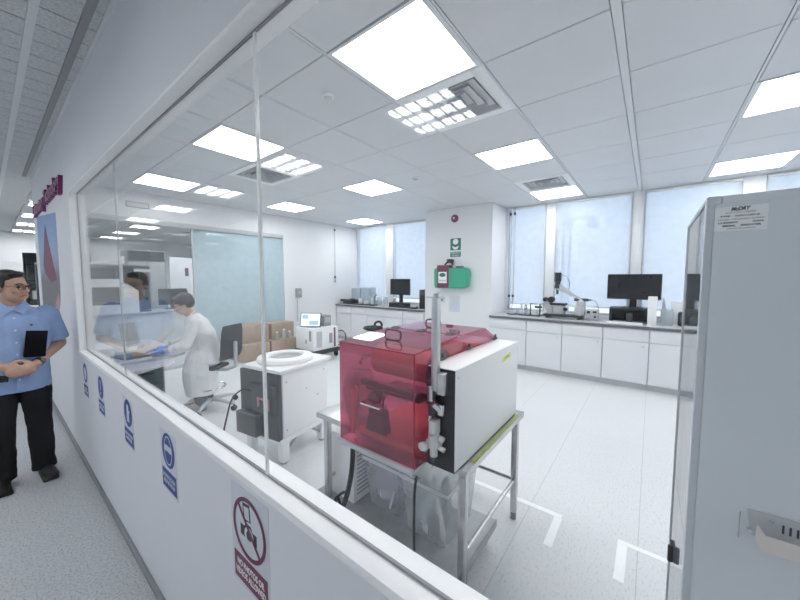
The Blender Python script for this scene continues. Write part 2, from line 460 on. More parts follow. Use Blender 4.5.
wl = ['narrow white roller blind beside the column above the right counter', 'wide white roller blind behind the bench microscope', 'white roller blind behind the wide black monitor and the grey cabinet', 'white roller blind at the far right edge above the grey cabinet', 'white roller blind in the far left corner beside the pipe', 'white roller blind behind the small monitor left of the column']
for k, (b, a) in enumerate(YW):
    t = thing('roller_blind', wl[k], 'blind', (6.4, (a + b) / 2, 1.03), 0, 'roller blinds on the lab windows')
    MB().box(6.395, 6.397, a + .012, b - .012, 1.115, 2.93).build('blind_fabric', 'blind', t)
    MB().box(6.386, 6.406, a + .012, b - .012, 1.09, 1.115, .003).build('bottom_bar', 'white', t)
    MB().cyl((6.40, a + .012, 2.935), (6.40, b - .012, 2.935), .017).build('roller_tube', 'white', t)
S('wall_column', 'wall', MB().box(5.72, 6.42, 2.33, 3.78, 0, 3.1))
# outer shell
S('wall_right', 'wall', MB().box(.46, 6.6, -5.6, -5.5, 0, 3.1))
S('wall_back', 'corr_wall', MB().box(-2.9, .46, -5.6, -5.5, 0, 3.1))
S('wall_corridor', 'corr_wall', MB().box(-2.9, -2.8, -5.5, 14.8, 0, 3.1))
S('wall_far', 'wall', MB().box(-2.9, .72, 14.6, 14.7, 0, 3.1).box(2.2, 5.2, 14.6, 14.7, 0, 3.1).box(.72, 2.2, 14.6, 14.7, 2.35, 3.1))
S('wall_store', 'teal', MB().box(.3, 2.6, 15.9, 16.0, 0, 3.).box(.3, .4, 14.7, 15.9, 0, 3).box(2.5, 2.6, 14.7, 15.9, 0, 3).box(.3, 2.6, 14.7, 16.0, 3., 3.1).box(.3, 2.6, 14.7, 16, -.06, 0))
S('wall_open_office', 'wall', MB().box(5.1, 5.2, 6.63, 14.6, 0, 3.1))
# ceilings
def gridlines(o, p, n0, n1): return [o + p * k for k in range(n0, n1)]
GX = gridlines(1.36, .68, -2, 9); GY = gridlines(.2, .72, -8, 11)
LED = [(0, 1), (0, 4), (0, 7), (3, 1), (3, 4), (3, 7), (6, 1), (6, 7), (3, -2), (6, -2), (0, -2), (3, -5), (6, -5)]  # last three: unseen panels added to light the machine side and the cupboards
VENT = [(1, 1), (1, 5), (5, 1)]
skip = set(LED + VENT)
c = MB().box(.46, 6.6, -5.5, 6.63, H + .03, H + .1)
for i in range(-2, 8):
    for j in range(-8, 10):
        if (i, j) in skip: continue
        x0 = 1.36 + .68 * i; x1 = x0 + .68; y0 = .2 + .72 * j; y1 = y0 + .72
        gy0 = .026 if j == 0 else .012; gy1 = .026 if j == -1 else .012
        x0 = max(x0 + .003, .546); x1 = min(x1 - .003, 6.639); y0 = max(y0 + gy0, -5.49); y1 = min(y1 - gy1, 6.549)
        if x1 - x0 < .03 or y1 - y0 < .03: continue
        c.box(x0, x1, y0, y1, H, H + .03, .004, None, 1)
S('ceiling', 'tile', c)
tb = MB()
for j, y in enumerate(GY):
    wd = .022 if j == 8 else .008
    if y < 6.5: tb.box(.546, 6.639, y - wd, y + wd, H + .002, H + .028)
S('trim_7', 'tbar', tb)
c = MB().box(-2.8, .455, -5.5, 14.7, HC + .03, HC + .2).box(.455, 5.2, 6.64, 14.7, HC + .03, HC + .2)
cx0 = [-2.785, -2.185, -1.585, -.985, -.385, .215]
LOUV = [(-1.285, 1.44), (-1.285, 3.36), (-1.285, 5.28), (-1.285, 7.2), (-1.285, 9.12), (-1.285, -2.4), (-1.285, -4.3)]  # last two: unseen fittings behind the camera, added to brighten the near corridor
FARL = [(.82, 8.6), (.82, 10.3), (.82, 12.05), (.82, 13.8), (2.6, 8.6), (2.6, 12.05), (2.6, 10.3), (2.6, 13.8), (4.35, 8.6), (4.35, 10.3), (1.7, 7.3), (3.4, 7.3)]  # last six: extra fittings added to brighten the far office and frosted glass
nY = int(19.9 / .178)
for xi in range(6):
    x0 = cx0[xi] + .018; x1 = (cx0[xi + 1] - .018) if xi < 5 else .366
    for k in range(nY):
        y0 = -5.45 + .178 * k; g = .006 if k % 4 else .010
        ym = y0 + .089
        if any(abs(y - ym) < .36 and x0 - .3 < x < x1 + .3 and abs(x - (x0 + x1) / 2) < .2 for x, y in LOUV): continue
        c.box(x0, x1, y0 + g / 2, y0 + .178 - g / 2, HC + .004, HC + .03)
for k in range(nY):
    y0 = -5.45 + .178 * k
    if y0 < 6.4: c.box(.402, .436, y0 + .004, y0 + .174, HC + .004, HC + .03)
for k in range(6):
    for yy in range(8):
        x0 = .5 + .6 * k
        for q in range(4):
            y0 = 6.7 + yy * 1.0 + q * .25
            if any(abs(x - x0 - .3) < .58 and abs(y - y0 - .125) < .42 for x, y in FARL): continue
            c.box(x0 + .01, x0 + .59, y0 + .005, y0 + .245, HC + .004, HC + .03)
S('ceiling_corridor', 'ctile', c)
tb = MB()
for x in cx0: tb.box(x - .017, x + .017, -5.5, 14.6, HC, HC + .028)
tb.box(.437, .455, -5.5, 6.4, HC, HC + .03)
S('trim_8', 'tbar', tb)
S('trim_9', 'crail', MB().box(.367, .401, -5.5, 6.4, HC - .004, HC + .028))

# ------------------------------------------------------------------ ceiling fittings
def led(i, j, label):
    x = 1.36 + .68 * i + .34; y = .2 + .72 * j + .36
    return (x, y, H)
LL = ['large square ceiling light panel nearest the camera beside the air vent', 'bright square ceiling light second in the row above the glass partition', 'bright square ceiling light third in the row above the glass partition, by the end wall',
      'square ceiling light in front of the column, with the dark vent beyond it', 'square ceiling light in the middle of the ceiling between two others', 'square ceiling light near the frosted glass in the far left of the lab',
      'square ceiling light touching the vent by the windows', 'small looking ceiling light in the far corner by the left windows', 'square ceiling light cut by the right edge of the photo', 'square ceiling light above the grey cabinet near the window wall', 'unseen light panel added straight above the tall grey cabinet to brighten the lab', 'unseen light panel added deep in the lab behind the grey cabinet', 'unseen light panel added by the windows behind the grey cabinet']
first = None
for k, (i, j) in enumerate(LED):
    p = led(i, j, '')
    if first is None:
        first = thing('ceiling_light', LL[k], 'ceiling light', p, 0, 'square light panels in the lab ceiling')
        MB().box(-.335, .335, -.355, -.325, -.004, .03).box(-.335, .335, .325, .355, -.004, .03).box(-.335, -.315, -.325, .325, -.004, .03).box(.315, .335, -.325, .325, -.004, .03).build('frame', 'tbar', first, False)
        MB().box(-.3145, .3145, -.3245, .3245, .002, .012).build('diffuser', 'led', first, False)
    else: dup(first, p, 0, LL[k])
VL = ['square air vent beside the large near ceiling light', 'square air vent further left behind the glass joint', 'square air vent next to the ceiling light by the windows']
first = None
for k, (i, j) in enumerate(VENT):
    p = led(i, j, '')
    if first is None:
        first = thing('air_vent', VL[k], 'air vent', p, 0, 'square air vents in the lab ceiling')
        MB().box(-.335, .335, -.355, .355, .10, .11).box(-.335, .335, -.355, -.35, .03, .1).box(-.335, .335, .35, .355, .03, .1).box(-.335, -.33, -.35, .35, .03, .1).box(.33, .335, -.35, .35, .03, .1).build('duct', 'ink', first, False)
        m = MB()
        for s_ in (-1, 1):
            m.box(-.335, .335, s_ * .27, s_ * .355, -.004, .03, .003); m.box(s_ * .255, s_ * .335, -.27, .27, -.004, .03, .003)
        m.build('frame', 'white', first, False)
        for q in range(4):
            a = .238 - q * .06; b = a * 1.06; m = MB(); d = .016
            for s_ in (-1, 1):
                for u in (0, 1):
                    # sloping blade: top edge further in
                    o1, o2 = (b, a) if u == 0 else (a, b)
                    if u == 0: P = [(-o2, s_ * o1, 0), (o2, s_ * o1, 0), (o2 - d, s_ * (o1 - d), .034), (-o2 + d, s_ * (o1 - d), .034)]
                    else: P = [(s_ * o1, -o2, 0), (s_ * o1, o2, 0), (s_ * (o1 - d), o2 - d, .034), (s_ * (o1 - d), -o2 + d, .034)]
                    Q = [(x * .985, y * .985, z + .004) for x, y, z in P]
                    m._add([Vector(v) for v in P + Q], [(0, 1, 2, 3), (7, 6, 5, 4), (0, 4, 5, 1), (1, 5, 6, 2), (2, 6, 7, 3), (3, 7, 4, 0)])
            m.build('louver', 'lgrey', first, False)
    else: dup(first, p, 0, VL[k])
for (x, y, r, l) in [(1.66, 1.98, .045, 'small round white detector on the ceiling left of the large light panel'), (3.72, 2.62, .05, 'small round white detector on the ceiling in front of the column')]:
    t = thing('smoke_detector', l, 'smoke detector', (x, y, H), 0, 'ceiling detectors')
    MB().lathe([(r, 0), (r, -.012), (r * .9, -.02)], (x, y, H)).build('base', 'white', t)
    MB().lathe([(r * .72, -.0201), (r * .7, -.034), (r * .4, -.038), (0, -.038)], (x, y, H)).build('cover', 'offwhite', t)
# louvre fittings of the corridor and of the open area beyond
first = None
CL = ['louvred ceiling light over the corridor, mirrored beside the near air vent', 'louvred ceiling light over the corridor, mirrored left of the centre light', 'louvred ceiling light over the corridor, mirrored over the glass joint', 'louvred ceiling light over the corridor, mirrored above the end wall', 'louvred ceiling light at the far end of the corridor', 'unseen louvred light added over the corridor behind the viewer to brighten it', 'unseen louvred light added at the rear end of the corridor to brighten it']
FLb = ['first ceiling light seen beyond the purple lettering', 'second ceiling light seen beyond the purple lettering', 'third ceiling light seen beyond the purple lettering', 'lowest and farthest ceiling light beyond the purple lettering', 'ceiling light of the far office seen through the clear glass, nearer one', 'ceiling light of the far office seen through the clear glass, farther one', 'fill light added in the middle of the far office behind the clear glass', 'fill light added at the very back of the far office', 'fill light added in front of the right wall of the far office', 'fill light added near the right wall of the far office, farther back', 'fill light added just behind the clear glass of the end wall', 'fill light added just behind the frosted glass of the end wall']
for k, (x, y) in enumerate(LOUV + FARL):
    p = (x, y, HC); lb = (CL + FLb)[k]
    if first is None:
        first = thing('ceiling_light', lb, 'ceiling light', p, 0, 'louvred ceiling lights over the corridor')
        MB().box(-.29, .29, -.30, .30, .02, .0302).box(-.29, .29, -.3, -.28, -.006, .02).box(-.29, .29, .28, .3, -.006, .02).box(-.29, -.27, -.28, .28, -.006, .02).box(.27, .29, -.28, .28, -.006, .02).build('housing', 'white', first, False)
        for q in (-1, 0, 1): MB().box(q * .18 - .055, q * .18 + .055, -.27, .27, .008, .018).build('lamp', 'tube', first, False)
        m = MB()
        for q in (-.09, .09): m.box(q - .012, q + .012, -.28, .28, -.004, .019)
        for q in range(5): m.box(-.27, .27, -.2 + q * .1 - .004, -.2 + q * .1 + .004, -.006, .006)
        m.build('louvre', 'alu', first, False)
    else: dup(first, p, 0, lb, 'louvred ceiling lights over the corridor' if k < 7 else 'ceiling lights of the open area at the far end')

# ------------------------------------------------------------------ wall signs
def sign(y, kind, label, txt):
    x = .4549; t = thing('safety_sign' if kind != 'photo' else 'prohibition_sign', label, 'sign', (x, y, .79), 0, 'signs on the low corridor wall')
    zc = .835 if kind == 'photo' else .845
    rr = .098 if kind == 'photo' else .078
    MB().poly((x, y, .79), Yn, Zp, rect(.225 if kind == 'photo' else .20, .33 if kind == 'photo' else .28), .0008).build('sheet', 'decal', t)
    X2 = x - .0009
    if kind == 'photo':
        o = (X2, y, zc)
        MB().poly((X2, y, zc), Yn, Zp, circ(.085), .0004).build('disc', 'decal', t)
        k = MB().poly((X2 - .0005, y, zc), Yn, Zp, [(-.052, -.034), (.045, -.034), (.045, .0), (.02, .0), (.012, .014), (-.02, .014), (-.028, .0), (-.052, .0)], .0005)
        k.build('camera_icon', 'black', t)
        MB().poly((X2 - .0005, y, zc), Yn, Zp, [(-.03, .02), (.012, .026), (.006, .08), (-.036, .074)], .0005).build('phone_icon', 'black', t)
        MB().poly((X2 - .0011, y, zc), Yn, Zp, [(-.024, .026), (.006, .030), (.002, .07), (-.028, .066)], .0003).build('phone_screen', 'decal', t)
        MB().ringp((X2 - .0011, y - 0, zc - .02), Yn, Zp, .016, .027, .0004).build('lens_icon', 'decal', t)
        m = MB().ringp((X2 - .0016, y, zc), Yn, Zp, .085, .098, .0006)
        a = R(-45); d = Vector((math.cos(a), math.sin(a))); n = Vector((-d.y, d.x)) * .006
        m.poly((X2 - .0016, y, zc), Yn, Zp, [tuple(d * -.087 - n), tuple(d * .087 - n), tuple(d * .087 + n), tuple(d * -.087 + n)], .0006)
        m.build('ring', 'maroon', t)
        pl = MB().poly((X2, y, .682), Yn, Zp, rect(.2, .088), .0006).build('text_plate', 'maroon', t)
        text('lettering', 'NO PHOTOS OR\nVIDEOS ALLOWED', .03, (X2 - .0012, y, .682), Yn, Zp, 'paper', pl, .0006, .18, .0006)
    else:
        MB().poly((X2, y, zc), Yn, Zp, circ(rr), .0005).build('disc', 'blue', t)
        X3 = X2 - .0006; m = MB()
        if kind == 'eye':
            m.ringp((X3, y, zc), Yn, Zp, .054, .059, .0004, 40, .82, 1.1)
            m.poly((X3, y, zc), Yn, Zp, [(-.045, -.006), (-.006, -.006), (0, .004), (.006, -.006), (.045, -.006), (.045, .022), (-.045, .022)], .0004)
        elif kind == 'hand':
            m.poly((X3, y, zc), Yn, Zp, [(-.022, -.05), (.022, -.05), (.024, .0), (.036, .012), (.03, .022), (.016, .014), (.016, .034), (.004, .05), (-.008, .05), (-.02, .044), (-.024, .0)], .0004)
        elif kind == 'foot':
            m.poly((X3, y, zc), Yn, Zp, [(-.006, -.02), (.006, -.02), (.013, .05), (-.013, .05)], .0004).poly((X3, y, zc - .04), Yn, Zp, circ(.011, 16), .0004)
        else:
            m.poly((X3, y, zc), Yn, Zp, [(-.03, -.05), (.03, -.05), (.026, .02), (.045, -.02), (.052, -.012), (.03, .034), (.01, .05), (0, .03), (-.01, .05), (-.03, .034), (-.052, -.012), (-.045, -.02), (-.026, .02)], .0004)
        m.build('icon', 'decal', t)
        pl = MB().poly((X2, y, .706), Yn, Zp, rect(.172, .088), .0006).build('text_plate', 'blue', t)
        text('lettering', txt, .026, (X2 - .0012, y, .706), Yn, Zp, 'decal', pl, .0006, .145, .0004)
sign(.935, 'photo', 'no photos or videos sign with maroon ring, nearest on the low wall', '')
sign(1.64, 'eye', 'blue safety sign showing goggles, next to the no photos sign', 'EYE PROTECTION\nMUST BE WORN')
sign(2.285, 'hand', 'blue safety sign showing a white hand, third along the low wall', 'HAND PROTECTION\nMUST BE WORN')
sign(2.975, 'foot', 'blue safety sign with a white upright mark, fourth along the low wall', 'MUST BE\nWORN')
sign(3.53, 'coat', 'pale blue safety sign farthest along the low wall, below the white post', 'LAB COAT\nMUST BE WORN')
# poster and lettering beyond the post
t = thing('wall_poster', 'tall blue poster with a red peak on the corridor wall beyond the white post', 'poster', (.4549, 5.3, 1.25))
pts = [(-.95, 0), (-.9, -.02), (.3, -.06), (.52, .0), (.66, .12), (.72, .3), (.74, .98), (-.95, 1.13)]
MB().poly((.4549, 5.3, 1.25), Yn, Zp, pts, .002).build('print', 'poster', t)
MB().poly((.4525, 5.3, 1.25), Yn, Zp, [(-.55, .5), (-.2, .9), (-.12, .96), (.0, .82), (.35, .5), (.55, .34), (.1, .3), (-.4, .4)], .0006).build('red_peak', 'maroon', t)
MB().poly((.4525, 5.3, 1.25), Yn, Zp, [(.30, -.055), (.52, .005), (.655, .12), (.60, .2), (.45, .13), (.33, .08), (.26, .02)], .0006).build('pale_flower', 'pink', t)
t = thing('wall_lettering', 'raised purple letters on the corridor wall above the blue poster', 'lettering', (.4549, 5.0, 2.42))
text('letters', 'Laboratory Technology', .19, (.44, 5.12, 2.43), Yn, Zp, 'purple', t, .028, 2.3, .006)
# ------------------------------------------------------------------ base cabinets and worktops
XF = 5.66; CT = .88
def base_unit(label, y1, wdt, group, knobs=False):
    """unit whose left end (seen from the room) is y1"""
    t = thing('base_cabinet', label, 'cabinet', (XF, y1 - wdt / 2, 0), 0, group)
    h = wdt / 2
    MB().box(.02, .70, -h + .001, h - .001, .09, CT - .001).build('carcass', 'lam', t, False)
    MB().box(.06, .08, -h + .001, h - .001, 0.001, .089).build('kick_board', 'kick', t, False)
    d = MB().box(0, .0195, -h + .004, h - .004, .695, CT - .008, .0025).build('drawer', 'lam', t, False)
    d2 = MB().box(0, .0195, -h + .004, h - .004, .10, .688, .0025).build('door', 'lam', t, False)
    MB().cyl((-.012, -h + .06, .63), (0.001, -h + .06, .63), .011, .013).build('lock', 'alu', d2, False)
    return t
gR, gL = 'base cabinets under the right window counter', 'base cabinets under the left window counter'
nr = ['narrow white base cabinet beside the column under the right counter', 'white base cabinet below the left end of the bench microscope', 'white base cabinet below the arm of the bench microscope', 'white base cabinet below the control box and black monitor riser', 'white base cabinet below the papers left of the tall grey cabinet', 'white base cabinet mostly behind the tall grey cabinet']
base_unit(nr[0], 2.325, .655, gR)
b = base_unit(nr[1], 1.665, .555, gR)
for k in range(1, 5): dup(b, (XF, 1.665 - .5575 * k - .555 / 2, 0), 0, nr[1 + k])
nl = ['white base cabinet at the far left end of the left counter, by the wall', 'second white base cabinet from the far wall under the left counter', 'third white base cabinet from the far wall, behind the black stool', 'fourth white base cabinet from the far wall under the left counter', 'white base cabinet under the left counter next to the column']
b = base_unit(nl[0], 6.535, .548, gL)
for k in range(1, 5): dup(b, (XF, 6.535 - .551 * k - .274, 0), 0, nl[k])
def worktop(name, label, y0, y1):
    t = thing(name, label, 'worktop', (XF, (y0 + y1) / 2, CT))
    MB().box(XF - .03, 6.415, y0, y1, CT + .004, CT + .04, .002).build('core', 'top', t)
    MB().box(XF - .028, 6.413, y0 + .002, y1 - .002, CT + .0401, CT + .043).build('surface', 'topface', t)
    return t
worktop('worktop', 'dark edged worktop along the right windows', -2.4, 2.325)
worktop('worktop', 'dark edged worktop along the left windows', 3.785, 6.538)
ZT = CT + .0431

# ------------------------------------------------------------------ things on the right counter
# microscope inspection bench
t = thing('inspection_microscope', 'grey bench microscope with black camera head on a slanted arm', 'microscope', (6.0, 1.15, ZT))
MB().box(5.86, 6.12, .86, 1.46, ZT + .03, ZT + .065, .008).build('base_plate', 'black', t)
m = MB()
for y in (.92, 1.40):
    for x in (5.9, 6.08): m.cyl((x, y, ZT), (x, y, ZT + .03), .025)
m.build('feet', 'dgrey', t)
MB().chain([(6.0, .92, ZT + .07), (6.0, .90, ZT + .26)], [.075, .065]).box(5.93, 6.07, .84, .99, ZT + .065, ZT + .2, .02).build('column', 'lgrey', t)
MB().poly((5.965, 0, 0), Yn, Zp, [(-.93, ZT + .33), (-.84, ZT + .19), (-.87, ZT + .32), (-1.23, ZT + .565), (-1.285, ZT + .56), (-1.27, ZT + .48)][::-1], -.07).build('arm', 'lgrey', t)
cm = MB().lathe([(.05, 0), (.05, .05), (.042, .06), (.042, .11), (.055, .12), (.055, .26), (.045, .27)], (6.0, 1.265, ZT + .50)).build('camera_head', 'black', t)
MB().cyl((6.0, 1.265, ZT + .40), (6.0, 1.265, ZT + .5), .016, .024).build('objective', 'dgrey', cm)
MB().tube([(6.0, 1.22, ZT + .74), (6.0, 1.13, ZT + .70), (6.0, 1.08, ZT + .6), (6.0, 1.09, ZT + .48)], .004).build('camera_cable', 'black', cm)
MB().cyl((6.0, 1.0, ZT + .32), (6.0, .80, ZT + .32), .024).cyl((6.0, .80, ZT + .32), (6.0, .76, ZT + .32), .012).build('lamp_tube', 'black', t)
MB().box(5.92, 6.08, 1.14, 1.32, ZT + .065, ZT + .22, .02).build('stage_block', 'lgrey', t)
MB().box(5.9, 6.1, 1.12, 1.36, ZT + .22, ZT + .25, .006).build('stage', 'black', t)
MB().cyl((5.9, 1.12, ZT + .16), (5.86, 1.10, ZT + .16), .03).build('focus_knob', 'black', t)
hd = MB().poly((5.96, 0, 0), Yn, Zp, [(-1.40, ZT + .065), (-1.28, ZT + .065), (-1.30, ZT + .2), (-1.34, ZT + .30), (-1.46, ZT + .33), (-1.47, ZT + .20)], -.08).build('left_unit', 'lgrey', t)
MB().cyl((6.0, 1.44, ZT + .31), (5.9, 1.44, ZT + .31), .035).cyl((6.0, 1.345, ZT + .31), (5.9, 1.345, ZT + .31), .05).build('dial', 'black', hd)
t = thing('control_box', 'small grey control box with black dials beside the microscope', 'control box', (6.0, .73, ZT))
MB().box(5.92, 6.1, .65, .82, ZT + .008, ZT + .17, .006).build('housing', 'lgrey', t)
MB().box(5.915, 5.9199, .76, .80, ZT + .11, ZT + .15).box(5.915, 5.9199, .67, .72, ZT + .12, ZT + .15).build('display', 'black', t)
MB().cyl((5.92, .69, ZT + .06), (5.90, .69, ZT + .06), .016).build('dial', 'black', t)
m = MB()
for y in (.67, .8): m.cyl((6, y, ZT), (6, y, ZT + .008), .012)
m.build('feet', 'black', t)
tag(MB().tube([(6.03, .76, ZT + .325), (6.03, .70, ZT + .30), (6.05, .66, ZT + .2), (6.13, .68, ZT + .08), (6.13, .80, ZT + .02), (6.05, .90, ZT + .012), (5.95, .88, ZT + .01), (5.9, .80, ZT + .02), (5.912, .76, ZT + .05)], .006).build('power_lead', 'grey'), 'grey lead looping between microscope lamp and control box', 'cable')
def monitor(label, x, yc, w_, zb, h, zt, st):
    t = thing('monitor', label, 'monitor', (x, yc, zt))
    MB().box(x, x + .035, yc - w_ / 2, yc + w_ / 2, zb, zb + h, .006).build('casing', 'black', t)
    MB().box(x - .0015, x - .0001, yc - w_ / 2 + .01, yc + w_ / 2 - .01, zb + .018, zb + h - .01).build('screen', 'screen', t)
    MB().box(x + .04, x + .07, yc - st, yc + st, zt + .012, zb + h * .5, .004).box(x + .03, x + .05, yc - st * 1.3, yc + st * 1.3, zb + h * .2, zb + h * .7).build('stand_neck', 'black', t)
    MB().box(x - .08, x + .14, yc - .13, yc + .13, zt, zt + .012, .004).build('stand_foot', 'black', t)
    return t
RZ = ZT + .225
monitor('wide black monitor on the black riser by the right windows', 6.02, .215, .67, 1.275, .385, RZ, .045)
t = thing('monitor_riser', 'black open riser carrying the wide monitor', 'riser', (6.05, .24, ZT))
MB().box(5.9, 6.28, -.02, .50, RZ - .03, RZ - .001, .003).build('top_board', 'black', t)
MB().box(5.9, 6.28, -.02, .01, ZT, RZ - .031).box(5.9, 6.28, .47, .50, ZT, RZ - .031).box(6.26, 6.28, .011, .469, ZT, RZ - .031).build('sides', 'black', t)
tag(MB().box(5.96, 6.12, .21, .29, ZT + .0005, ZT + .15, .003).build('metal_case', 'dgrey'), 'dark metal case standing inside the black riser', 'case')
t = thing('keyboard', 'flat white keyboard in front of the black riser', 'keyboard', (5.80, .30, ZT))
MB().box(5.73, 5.87, .08, .52, ZT, ZT + .022, .006).build('housing', 'paper', t)
m = MB()
for a in range(4):
    for b_ in range(12): m.box(5.745 + .03 * a, 5.77 + .03 * a, .09 + .0355 * b_, .12 + .0355 * b_, ZT + .022, ZT + .028)
m.build('keys', 'offwhite', t)
t = thing('white_carton', 'upright narrow white carton standing in front of the wide monitor', 'carton', (5.84, -.02, ZT))
MB().box(5.78, 5.88, -.075, .03, ZT, ZT + .41, .002).build('body', 'paper', t)
MB().box(5.78, 5.88, -.075, .03, ZT + .4101, ZT + .413).build('flap', 'paper', t)
t = thing('clear_tank', 'clear plastic box standing right of the white carton', 'box', (6.05, -.19, ZT))
MB().box(5.95, 6.15, -.26, -.255, ZT, ZT + .22).box(5.95, 6.15, -.125, -.12, ZT, ZT + .22).box(5.95, 5.955, -.2549, -.1251, ZT, ZT + .22).box(6.145, 6.15, -.2549, -.1251, ZT, ZT + .22).box(5.9551, 6.1449, -.2549, -.1251, ZT, ZT + .005).build('walls', 'milky', t)
tag(MB().poly((6.2, 0, 0), Yn, Zp, [(.135, ZT), (.235, ZT), (.225, ZT + .02), (.155, ZT + .38), (.14, ZT + .38)], -.03).build('grey_folder', 'lgrey'), 'grey folder leaning beside the right windows', 'folder')
t = thing('white_carton', 'tall white carton behind the clear plastic box by the window', 'carton', (6.25, -.32, ZT))
MB().box(6.2, 6.33, -.44, -.25, ZT, ZT + .33, .003).build('body', 'paper', t)
t = thing('speaker', 'small rounded black speaker next to the tall grey cabinet', 'speaker', (6.0, -.35, ZT))
MB().box(5.94, 6.06, -.41, -.31, ZT, ZT + .2, .03, None, 4).build('body', 'black', t)
MB().poly((5.9399, -.36, ZT + .1), Yn, Zp, circ(.03, 20, (0, 0), 1, 2), .002).build('grille', 'dgrey', t)
# left end of that counter: pipes, valve tools
def pipes(label, x, ys, z0, wallx, loop):
    t = thing('gas_pipe', label, 'pipe', (x, ys[0], z0))
    for k, y in enumerate(ys):
        MB().cyl((x, y, z0 + .28), (x, y, H - .001), .0085).build('pipe', 'alu', t)
        MB().cyl((x - .005, y, z0 + .30), (x - .005, y, z0 + .35), .022).cyl((x, y, H - .16), (x, y, H - .11), .02).build('collar', 'black', t)
        MB().cyl((x, y, z0 + .18), (x, y, z0 + .28), .014).cyl((x - .05, y, z0 + .22), (x, y, z0 + .22), .012).cyl((x - .055, y - .02, z0 + .22), (x - .055, y + .02, z0 + .22), .007).build('valve', 'chrome', t)
        if loop: MB().tube([(x, y, z0 + .18), (x - .02, y + .02, z0 + .1), (x - .02, y, z0 + .03), (x - .03, y - .06, z0 + .012)], .006).build('hose', 'lgrey', t)
    return t
pipes('pair of thin gas pipes with black collars running up beside the column', 6.36, (2.22, 2.14), ZT, 6.42, True)
t = pipes('single thin gas pipe with valves on the white end wall', 5.62, (6.51,), 1.30, 6.5, False)
t = thing('valve_rack', 'small rack of steel valves with a black frame on the right counter', 'rack', (6.02, 1.72, ZT))
MB().box(5.93, 6.13, 1.52, 1.88, ZT, ZT + .02, .003).build('base', 'dgrey', t)
MB().tube([(6.0, 1.70, ZT + .02), (6.0, 1.70, ZT + .22), (6.0, 1.54, ZT + .22), (6.0, 1.54, ZT + .02)], .012).build('frame', 'black', t)
m = MB()
for y, a in ((1.75, .2), (1.80, -.1), (1.84, .15)):
    m.cyl((6.0, y, ZT + .02), (6.0, y + a * .15, ZT + .2), .016).cyl((6.0, y + a * .1, ZT + .12), (5.94, y + a * .1, ZT + .14), .012)
m.build('valves', 'chrome', t)
MB().cyl((5.98, 1.62, ZT + .165), (5.98, 1.50, ZT + .165), .018).build('handle', 'black', t)
MB().box(5.97, 6.06, 1.58, 1.66, ZT + .02, ZT + .12, .004).build('block', 'offwhite', t)
tag(MB().tube([(5.95, 2.10, ZT + .014), (5.9, 2.02, ZT + .014), (5.95, 1.92, ZT + .02), (6.0, 1.895, ZT + .015)], .012).build('dark_hose', 'dgrey'), 'short dark hose lying beside the pair of pipes', 'hose')
tag(MB().cyl((6.1, 1.96, ZT), (6.1, 1.96, ZT + .12), .035, .032).build('beaker', 'milky'), 'small pale beaker between pipes and valve rack', 'beaker')

# ------------------------------------------------------------------ things on the left counter
monitor('small black monitor on the left counter by the column', 6.0, 4.68, .58, 1.20, .38, ZT, .05)
t = thing('desktop_computer', 'flat black desktop computer in front of the small monitor', 'computer', (5.87, 4.55, ZT))
MB().box(5.78, 5.91, 4.30, 4.83, ZT, ZT + .11, .005).build('case', 'black', t)
MB().box(5.775, 5.7799, 4.35, 4.5, ZT + .05, ZT + .07).build('drive_slot', 'dgrey', t)
t = thing('computer_tower', 'upright black computer tower beside the column', 'computer', (6.0, 3.95, ZT))
MB().box(5.85, 6.25, 3.86, 4.02, ZT, ZT + .42, .008).build('case', 'black', t)
MB().box(5.845, 5.8499, 3.88, 4.0, ZT + .3, ZT + .38).build('drive_bay', 'dgrey', t)
t = thing('keyboard', 'black keyboard between the small monitor and the tower', 'keyboard', (5.80, 4.16, ZT))
MB().box(5.74, 5.87, 4.05, 4.28, ZT, ZT + .025, .005).build('housing', 'black', t)
m = MB()
for a in range(4):
    for b_ in range(7): m.box(5.75 + .028 * a, 5.775 + .028 * a, 4.06 + .03 * b_, 4.085 + .03 * b_, ZT + .025, ZT + .03)
m.build('keys', 'dgrey', t)
tag(MB().lathe([(.0, .035), (.02, .033), (.03, .015), (.028, 0)], (5.98, 4.17, ZT)).build('computer_mouse', 'dgrey'), 'dark mouse beside the black tower', 'mouse')
t = thing('balance', 'black laboratory balance at the far end of the left counter', 'balance', (5.9, 6.3, ZT))
MB().box(5.78, 6.06, 6.08, 6.42, ZT, ZT + .11, .015).build('base', 'black', t)
MB().box(5.77, 5.90, 6.36, 6.50, ZT + .06, ZT + .12, .01).build('display', 'dgrey', t)
MB().cyl((5.94, 6.22, ZT + .11), (5.94, 6.22, ZT + .135), .08).build('pan', 'black', t)
for k, (x, y, a, h, l) in enumerate([(6.16, 6.22, .30, .38, 'tall clear plastic box behind the black balance'), (6.15, 5.84, .34, .42, 'clear rounded plastic box in front of the left blind')]):
    t = thing('clear_box', l, 'plastic box', (x, y, ZT))
    m = MB()
    for s_ in (-1, 1): m.box(x - .1, x + .1, y + s_ * (a / 2 - .004), y + s_ * a / 2, ZT, ZT + h); m.box(x + s_ * .1, x + s_ * .104, y - a / 2, y + a / 2, ZT, ZT + h)
    m.build('walls', 'milky', t); MB().box(x - .107, x + .107, y - a / 2 - .003, y + a / 2 + .003, ZT + h + .0005, ZT + h + .02, .006).build('lid', 'milky', t)
t = thing('tool_tray', 'long black tray in front of the clear boxes on the left counter', 'tray', (5.8, 5.6, ZT))
MB().box(5.74, 5.94, 5.30, 6.02, ZT, ZT + .03, .006).build('tray', 'black', t)
